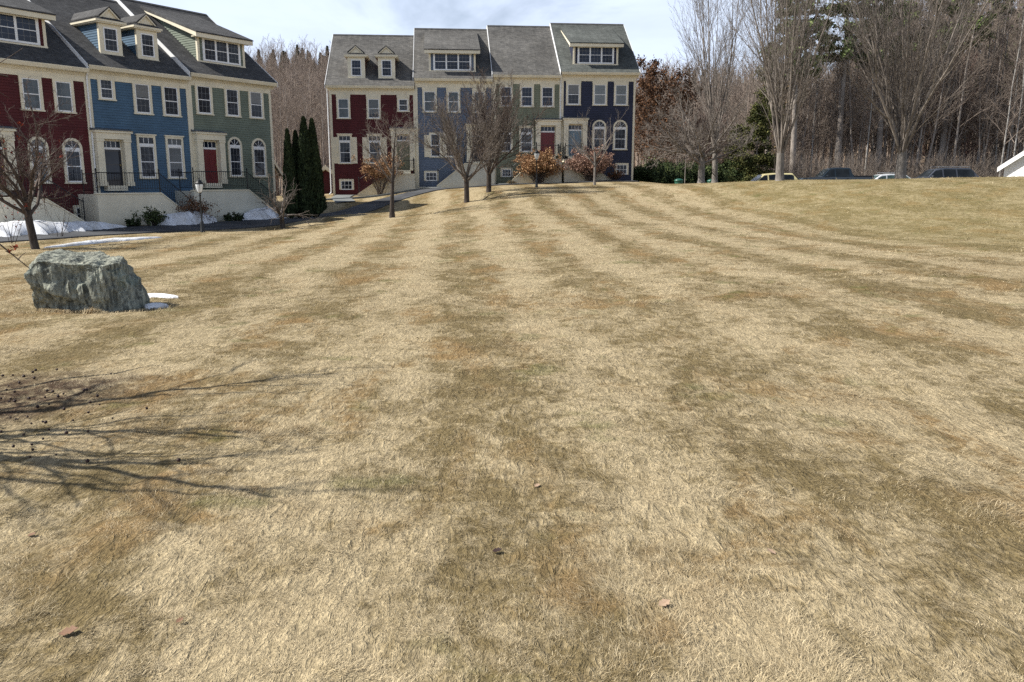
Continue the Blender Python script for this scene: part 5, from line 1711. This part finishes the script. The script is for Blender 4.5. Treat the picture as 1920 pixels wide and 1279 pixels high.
def car(name, label, cat, pos, rz, L, W, prof, belt, roof, paint, pillars, glass, bed=None, rails=False, wheel=.33, axles=None):
    """nose towards -x. prof: deck height along x (hood / belt / deck line); roof: [(x,z)] greenhouse outline from windscreen foot to rear foot"""
    t = thing(name, label, cat, pos, rz, 'cars parked behind the crest')
    hw = W / 2
    xs_ = np.linspace(-L / 2, L / 2, 41)
    zt = np.interp(xs_, [p[0] for p in prof], [p[1] for p in prof])
    body = MB(); rows = []
    for x, z in zip(xs_, zt):
        e_ = min(1, (L / 2 - abs(x)) / .38); w = hw * (.80 + .20 * e_ ** .5)
        zb = .20 + .10 * (1 - e_)
        zc = min(z, belt)
        rows.append([(x, -w * .93, zb), (x, -w, zb + .22), (x, -w * 1.0, zc - .22), (x, -w * .955, zc), (x, -w * .62, z + .025), (x, 0, z + .045),
                     (x, w * .62, z + .025), (x, w * .955, zc), (x, w, zc - .22), (x, w, zb + .22), (x, w * .93, zb)])
    nrow = len(rows[0]); V = [p for r in rows for p in r]; Fc = []
    for i in range(len(rows) - 1):
        for j in range(nrow):
            a = i * nrow + j; b = i * nrow + (j + 1) % nrow
            Fc.append((a, b, b + nrow, a + nrow))
    Fc.append(tuple(range(nrow))); Fc.append(tuple(range((len(rows) - 1) * nrow, len(rows) * nrow))[::-1])
    body.mesh(V, Fc)
    # greenhouse: shell of pillars and roof
    g = MB(); rp = roof
    x0, x3 = rp[0][0], rp[-1][0]
    def half(z): return hw * (.945 - .26 * max(0, z - belt) / .62)
    top = []
    N = 26
    xx = np.linspace(x0, x3, N); zz = np.interp(xx, [p[0] for p in rp], [p[1] for p in rp])
    ring = []
    for x, z in zip(xx, zz):
        w = half(z); wb = half(belt)
        ring.append([(x, -wb, belt - .04), (x, -w, z - .04 if z > belt + .05 else z), (x, -w * .86, z + .008), (x, 0, z + .03), (x, w * .86, z + .008), (x, w, z - .04 if z > belt + .05 else z), (x, wb, belt - .04)])
    V = [p for r in ring for p in r]; n2 = 7; Fc = []
    for i in range(N - 1):
        for j in range(n2 - 1):
            a = i * n2 + j; Fc.append((a, a + 1, a + 1 + n2, a + n2))
    g.mesh(V, Fc)
    body.mesh(g.v, g.f)
    body.build('body', paint, t, smooth=False, fix=True)
    # glass panels, a few millimetres proud of the shell
    for s in (-1, 1):
        for a, b in pillars:
            p = MB(); pts = []
            inset = .07
            ca = np.linspace(a, b, 7)
            up = [(x, max(belt + .04, float(np.interp(x, [q[0] for q in rp], [q[1] for q in rp])) - inset - .03)) for x in ca]
            poly = [(ca[0], belt + .02)] + up + [(ca[-1], belt + .02)]
            out = []
            for x, z in poly:
                zr = float(np.interp(x, [q[0] for q in rp], [q[1] for q in rp]))
                f = (z - belt + .04) / max(.05, zr - belt)
                out.append((x, s * (half(belt) + (half(zr) - half(belt)) * min(1, f) + .012), z))
            p.poly(out); p.build('side_window', glass, t)
    for (xa, za), (xb, zb_), nm in ((rp[0], rp[1], 'windscreen'), (rp[-1], rp[-2], 'rear_window')):
        f0, f1 = .12, .9
        A = (xa + (xb - xa) * f0, za + (zb_ - za) * f0); B = (xa + (xb - xa) * f1, za + (zb_ - za) * f1)
        sgn = -1 if nm == 'windscreen' else 1
        o_ = .02
        p = MB(); p.poly([(A[0] + sgn * o_, -half(A[1]) * .86, A[1] + o_), (A[0] + sgn * o_, half(A[1]) * .86, A[1] + o_), (B[0] + sgn * o_, half(B[1]) * .84, B[1] + o_), (B[0] + sgn * o_, -half(B[1]) * .84, B[1] + o_)])
        p.build(nm, glass, t)
    ax = axles or (-L / 2 + .85, L / 2 - .9)
    for x in ax:
        for s in (-1, 1):
            w = MB(); w.lathe([(wheel * .62, -.10), (wheel * .95, -.10), (wheel, -.06), (wheel, .06), (wheel * .95, .10), (wheel * .62, .10)], 22)
            w.v = [(x + v[0], s * (hw - .09) + v[2], wheel + v[1]) for v in w.v]
            wo = w.build('wheel', M_TYRE, t, smooth=False)
            r_ = MB(); r_.lathe([(wheel * .60, .07), (wheel * .56, .09), (wheel * .2, .08), (.03, .10)], 14)
            r_.v = [(x + v[0], s * (hw - .085) + s * v[2], wheel + v[1]) for v in r_.v]
            r_.build('rim', M_RIM, wo)
            a = MB(); N = 14
            for i in range(N):
                t0, t1 = PI * i / N, PI * (i + 1) / N
                a.prism([(x + r0 * math.cos(tt_), wheel + r0 * math.sin(tt_)) for r0, tt_ in ((wheel + .03, t0), (wheel + .09, t0), (wheel + .09, t1), (wheel + .03, t1))], 'y', s * (hw - .03), s * (hw + .015))
            a.build('wheel_arch', M_TRIMK, t)
    zf = np.interp(-L / 2 + .1, [p[0] for p in prof], [p[1] for p in prof])
    for s in (-1, 1):
        h = MB(); h.box(-L / 2 - .01, -L / 2 + .22, s * hw * .50, s * hw * .80, zf - .22, zf - .06); h.build('headlight', M_LIGHT, t, bevel=.02)
        h = MB(); h.box(L / 2 - .12, L / 2 + .012, s * hw * .60, s * hw * .80, belt - .28, belt - .02); h.build('tail_light', M_TAIL, t, bevel=.02)
        m = MB(); xm = rp[0][0] + .30; m.box(xm, xm + .12, s * (hw * .95), s * (hw * .95 + .20), belt + .02, belt + .17); m.build('wing_mirror', paint, t, bevel=.03)
        hd = MB()
        for a, b in pillars[:2]: hd.box(b - .22, b - .05, s * (hw * .985), s * (hw + .02), belt - .17, belt - .13)
        hd.build('door_handle', M_TRIMK, t)
    bp = MB()
    for x in (-L / 2, L / 2): bp.box(x - .06, x + .06, -hw * .80, hw * .80, .34, .52)
    bp.build('bumper', M_TRIMK, t, bevel=.03)
    if rails:
        r_ = MB()
        xa, xb = rp[1][0] + .25, rp[-2][0] - .15; zr = max(q[1] for q in rp)
        for s in (-1, 1):
            r_.rod((xa, s * hw * .62, zr + .10), (xb, s * hw * .62, zr + .10), .018, 6)
            for x in (xa, (xa + xb) / 2, xb): r_.rod((x, s * hw * .62, zr - .03), (x, s * hw * .62, zr + .10), .016, 5)
        for x in (xa + .4, xb - .4): r_.rod((x, -hw * .62, zr + .11), (x, hw * .62, zr + .11), .016, 5)
        r_.build('roof_rack', M_RIM, t)
    if bed:
        b = MB(); b.box(bed[0], bed[1], -hw * .88, hw * .88, belt - .02, belt + .10); b.build('bed_cover', M_TRIMK, t, bevel=.02)
    return t


def carpos(px, Y, lift=.26):
    x = (px - 960) / F * Y
    return (x, Y, hz(x, Y) + lift)


P_YEL = carpaint('pale_yellow_paint', (0.60, 0.53, 0.28)); P_DBL = carpaint('dark_teal_paint', (0.012, 0.019, 0.026))
P_SIL = carpaint('silver_paint', (0.55, 0.57, 0.59)); P_GRY = carpaint('slate_paint', (0.055, 0.062, 0.078))
# heights are chosen by model: van 1.78, pickup 1.90, wagon 1.5, suv 1.85
car('parked_van', 'pale yellow minivan behind the crest, its rear hidden by a big tree trunk', 'van', carpos(1433, 67.5, -.02), .03, 4.7, 1.9,
    [(-2.35, .72), (-2.2, .86), (-1.35, 1.0), (2.35, 1.0)], 1.0, [(-1.45, .98), (-.65, 1.66), (.2, 1.74), (1.7, 1.72), (2.28, 1.02)], P_YEL, [(-1.05, -.40), (-.28, .62), (.74, 1.75)], M_CGLASS)
car('pickup_truck', 'dark teal crew cab pickup truck behind the crest, facing left', 'pickup truck', carpos(1552, 66.5), -.02, 5.7, 2.0,
    [(-2.85, .95), (-2.7, 1.10), (-1.25, 1.20), (2.85, 1.18)], 1.20, [(-1.30, 1.18), (-.62, 1.84), (-.1, 1.92), (1.0, 1.90), (1.22, 1.22)], P_DBL, [(-1.0, -.28), (-.16, .86)], M_CGLASS, bed=(1.3, 2.8), wheel=.40)
car('parked_car', 'silver station wagon with roof rack behind the biggest tree trunk', 'car', carpos(1642, 67, .16), .02, 4.6, 1.8,
    [(-2.3, .66), (-2.15, .78), (-1.05, .94), (2.3, .96)], .95, [(-1.25, .92), (-.45, 1.42), (.3, 1.50), (1.5, 1.46), (2.2, .98)], P_SIL, [(-.95, -.10), (.0, .95), (1.05, 1.72)], M_CGLASSG, rails=True)
car('parked_suv', 'slate grey long sport utility vehicle behind the crest, left of the white house', 'car', carpos(1752, 68), .02, 5.2, 2.0,
    [(-2.6, .95), (-2.45, 1.08), (-1.6, 1.14), (2.6, 1.14)], 1.14, [(-1.75, 1.12), (-1.0, 1.78), (-.2, 1.90), (1.9, 1.88), (2.5, 1.18)], P_GRY, [(-1.35, -.50), (-.38, .62), (.74, 2.1)], M_CGLASS, wheel=.38, rails=True)

# ================================================================== OTHER BUILDINGS
M_WSID = siding('white_clapboard', (0.80, 0.80, 0.79), .04)
M_TANS = siding('tan_clapboard', (0.30, 0.19, 0.12))
M_GROOF = shingles('pale_grey_shingles', (0.27, 0.26, 0.26), (0.21, 0.205, 0.20), (0.15, 0.15, 0.15))


def small_house(name, label, pos, rz, W, D, he, pitch, wall, roof, ridge='y', door=False, trim=M_WHITE):
    t = thing(name, label, 'house', pos, rz)
    hr = he + W / 2 * pitch
    m = MB(); m.prism([(-W / 2, -.8), (-W / 2, he), (0, hr), (W / 2, he), (W / 2, -.8)], 'y', 0, D)
    zz = 0
    n = int(hr / .15)
    for i in range(n):
        a = i * .15; b = a + .15
        wa = W / 2 if b <= he else max(.05, (hr - b) / pitch)
        if wa < .1: continue
        m.mesh([(-wa, -.018, a), (wa, -.018, a), (wa, -.001, b), (-wa, -.001, b), (-wa, 0, a), (wa, 0, a)], [(0, 1, 2, 3), (4, 5, 1, 0)])
    m.build('clapboard_wall', wall, t)
    r_ = MB(); k = .38
    for s in (-1, 1):
        r_.prism([(s * (W / 2 + k), he - k * pitch + .05), (0, hr + .05), (0, hr + .22), (s * (W / 2 + k), he - k * pitch + .17)], 'y', -.35, D + .35)
    r_.build('roof', roof, t)
    for s in (-1, 1):
        for y0, y1 in ((-.39, -.352), (D + .352, D + .39)):
            tr = MB(); tr.prism([(s * (W / 2 + k + .02), he - k * pitch - .16), (0, hr - .16), (0, hr + .235), (s * (W / 2 + k + .02), he - k * pitch + .185)], 'y', y0, y1)
            tr.build('rake_trim', trim, t)
        tr = MB(); tr.box(s * (W / 2 - .02), s * (W / 2 + .035), -.04, .10, -.5, he - .05); tr.build('corner_board', trim, t)
        tr = MB(); tr.prism([(s * W / 2, he - .22), (0, hr - .22), (0, hr - .02), (s * W / 2, he - .02)], 'y', -.05, -.02); tr.build('frieze', trim, t)
    if door:
        window(t, -.6, .6, .9, 2.2, 'double')
    return t


p = at(1882, 332, 60.0)
small_house('white_house', 'corner of a white clapboard gable house at the right edge behind the crest', (p[0] + 3.5, 57.5, -.72), R(-45), 8.8, 9.0, 2.0, .72, M_WSID, M_ROOF)
small_house('small_house', 'small tan house with a pale grey roof far behind the gap left of the arborvitae', ((522 - 960) / F * 80 - 1.0, 80, -2.0), R(78), 6.0, 7.5, 3.0, .80, M_TANS, M_GROOF, trim=M_TRIM)
small_house('small_house', 'sliver of a red shed behind the gap beside the far red house', ((612 - 960) / F * 82 + .3, 82, -2.2), R(10), 4.2, 5.0, 2.3, .7, M_RED, M_ROOF, trim=M_TRIM)

# ================================================================== SMALL THINGS
M_BIN = simple('green_bin_paint', (0.015, 0.085, 0.055), 0.45, 0.12, 3, 0.4)
for pxl, Y, lab in ((1267, 60.5, 'green round bin right of the navy house, nearer the thin pole'), (1327, 62, 'green round bin between the two trunks past the navy house')):
    x = (pxl - 960) / F * Y
    z = (345 - (335 if pxl < 1300 else 336)) / F * Y
    t = thing('waste_bin', lab, 'bin', (x, Y, z - 1.12), 0, 'green bins')
    b = MB(); b.lathe([(.25, 0), (.28, .02), (.30, .9), (.31, .92)], 20); b.build('drum', M_BIN, t, smooth=False)
    c = MB(); c.lathe([(.33, .92), (.335, .97), (.31, 1.02), (.20, 1.08), (.06, 1.11)], 20); c.build('lid', M_BIN, t)
x = (1278 - 960) / F * 60
t = MB(); t.rod((x, 60, hz(x, 60) - .2), (x, 60, 1.95), .03, 8); t.rod((x, 60, 1.95), (x, 60, 2.0), .045, 8)
tag(t.build('pole', BARK_GREY), 'thin grey pole standing beside the left green bin', 'pole')

# fallen crab apples and a few dead leaves
M_APPLE = simple('withered_crab_apple', (0.030, 0.014, 0.012), 0.6, 0.3, 30)
ap = MB(); ap.lathe([(.004, -.013), (.012, -.009), (.016, 0), (.012, .010), (.004, .013), (.002, .022)], 8)
ap = ap.build('fallen_fruit', M_APPLE, smooth=True)
g = random.Random(17); first = True
for i in range(84):
    pxl = abs(g.gauss(0, 120)) + 2; pyl = g.gauss(765, 55)
    if pyl < 690 or pyl > 960: pyl = g.uniform(700, 830)
    drop = 1.80
    Yd = drop / math.tan(math.atan((pyl - 639.5) / F) + PITCH)
    x = (pxl - 960) / F * Yd * 1.08
    o = ap if first else ap.copy()
    if not first: COL.objects.link(o)
    first = False
    o.location = (x, Yd, hz(x, Yd) + .022); o.rotation_euler = (g.random() * 3, g.random() * 3, 0); s = g.uniform(.45, .95); o.scale = (s, s, s)
    tag(o, 'small dark withered crab apple fallen in the dry grass at left', 'fruit', 'fallen crab apples')
M_DEAD = simple('dead_leaf', (0.19, 0.105, 0.062), 0.7, 0.25, 20)
M_DEADP = simple('faded_pink_leaf', (0.36, 0.25, 0.17), 0.7, 0.2, 20)


def leaf(label, pxl, pyl, size, mat, rz):
    Yd = 1.78 / math.tan(math.atan((pyl - 639.5) / F) + PITCH)
    rv = at(pxl, pyl, Yd); x = rv[0]
    n = 9; m = MB(); V = []; Fc = []
    for i in range(n):
        u = i / (n - 1); w = math.sin(PI * min(1, u * 1.02)) ** .8 * .32 * (1 + .35 * math.cos(u * 19)); z = .16 * u * u
        V += [(u - .5, -w, z + .16 * w), (u - .5, 0, z), (u - .5, w, z + .22 * w)]
    for i in range(n - 1):
        for j in (0, 1): Fc.append((i * 3 + j, i * 3 + j + 1, i * 3 + j + 4, i * 3 + j + 3))
    V2 = [(a, b, c + .012) for a, b, c in V]; k = len(V)
    m.mesh(V + V2, Fc + [tuple(q + k for q in f[::-1]) for f in Fc])
    o = m.build('dead_leaf', mat)
    o.location = (x, Yd, hz(x, Yd) + .012); o.scale = (size * .72,) * 3; o.rotation_euler = (.1, -.05, rz)
    tag(o, label, 'leaf', 'dead leaves on the lawn')


leaf('brown curled dead leaf on the grass in the bottom left corner', 130, 1196, .105, M_DEAD, .3)
leaf('pale pink dead leaf on the straw coloured grass at lower right', 1446, 1040, .075, M_DEADP, 2.2)
leaf('small brown dead leaf near the two dark specks left of centre', 338, 1176, .05, M_DEAD, 1.0)
leaf('greyish dead leaf on the grass near the bottom centre', 1245, 1143, .085, M_DEADP, .5)
leaf('pale dead leaf in the grass right of centre, farthest of the leaves', 1007, 911, .06, M_DEADP, .8)
leaf('dark dead leaf on the grass left of bottom centre', 932, 1040, .07, M_APPLE, .1)
leaf('dark dead leaf beside the shadow of the twigs at left', 60, 1006, .06, M_DEAD, .2)

# ================================================================== CAMERA, SUN, SKY
cam = bpy.data.cameras.new('camera'); co = bpy.data.objects.new('camera', cam); COL.objects.link(co)
cam.sensor_fit = 'HORIZONTAL'; cam.sensor_width = 36.0; cam.lens = 36.0 * F / 1920.0
cam.clip_start = .1; cam.clip_end = 3000
co.location = (0, 0, 0); co.rotation_euler = (PI / 2 - PITCH, 0, 0)
sc.camera = co

SUN_EL, SUN_AZ = R(43), R(-93)
S = Vector((math.sin(SUN_AZ) * math.cos(SUN_EL), math.cos(SUN_AZ) * math.cos(SUN_EL), math.sin(SUN_EL)))
sl = bpy.data.lights.new('sun', 'SUN'); sl.energy = SUN_E; sl.angle = R(0.53); sl.color = (1.0, .955, .87)
so = bpy.data.objects.new('sun', sl); COL.objects.link(so); so.rotation_euler = S.to_track_quat('Z', 'Y').to_euler(); so.location = (-60, 10, 60)

w = bpy.data.worlds.new('World'); sc.world = w; w.use_nodes = True
nt = w.node_tree; bg = nt.nodes['Background']
sky = nt.nodes.new('ShaderNodeTexSky'); sky.sky_type = 'NISHITA'; sky.sun_disc = False
sky.sun_elevation = SUN_EL; sky.sun_rotation = SUN_AZ % (2 * PI); sky.altitude = 200; sky.air_density = 1.0; sky.dust_density = 1.2; sky.ozone_density = 1.2


class WN(NT):
    def __init__(s, t): s.t = t


k = WN(nt)
d = k.coord('Generated')
x, y, z = k.sep(d)
# thin clouds, seen on a flat layer high above
zz = k.math('MAXIMUM', z, 0.06)
cv = k.n('ShaderNodeCombineXYZ'); k.set(cv.inputs[0], k.math('DIVIDE', x, zz)); k.set(cv.inputs[1], k.math('DIVIDE', y, zz))
n1 = k.noise(k.mapping(cv.outputs[0], (1, .45, 1), rot=(0, 0, .35), loc=(CLOUD[0], CLOUD[1], 0)), CLOUD[2], 7, 0.58, 0.6)
cov = k.math('MULTIPLY', k.rng(n1, CLOUD[3], CLOUD[4], .34, 1), k.rng(z, .32, .62, 1, .12))
shade = k.noise(k.mapping(cv.outputs[0], (1, .6, 1), loc=(7, 3, 0)), .9, 5, .6)
cc = k.scale((CLOUD[5] * .84, CLOUD[5] * .96, CLOUD[5] * 1.18), k.rng(shade, .3, .7, .94, 1.06))
k.set(bg.inputs['Color'], k.mix(k.math('MULTIPLY', cov, .93), sky.outputs[0], cc))
bg.inputs['Strength'].default_value = SKY_S

vs = sc.view_settings
vs.view_transform = 'Standard'; vs.look = 'None'; vs.gamma = 1.0; vs.use_curve_mapping = False; vs.exposure = EXPO
sc.cycles.max_bounces = 6; sc.cycles.diffuse_bounces = 3; sc.cycles.glossy_bounces = 3
sc.cycles.use_denoising = False
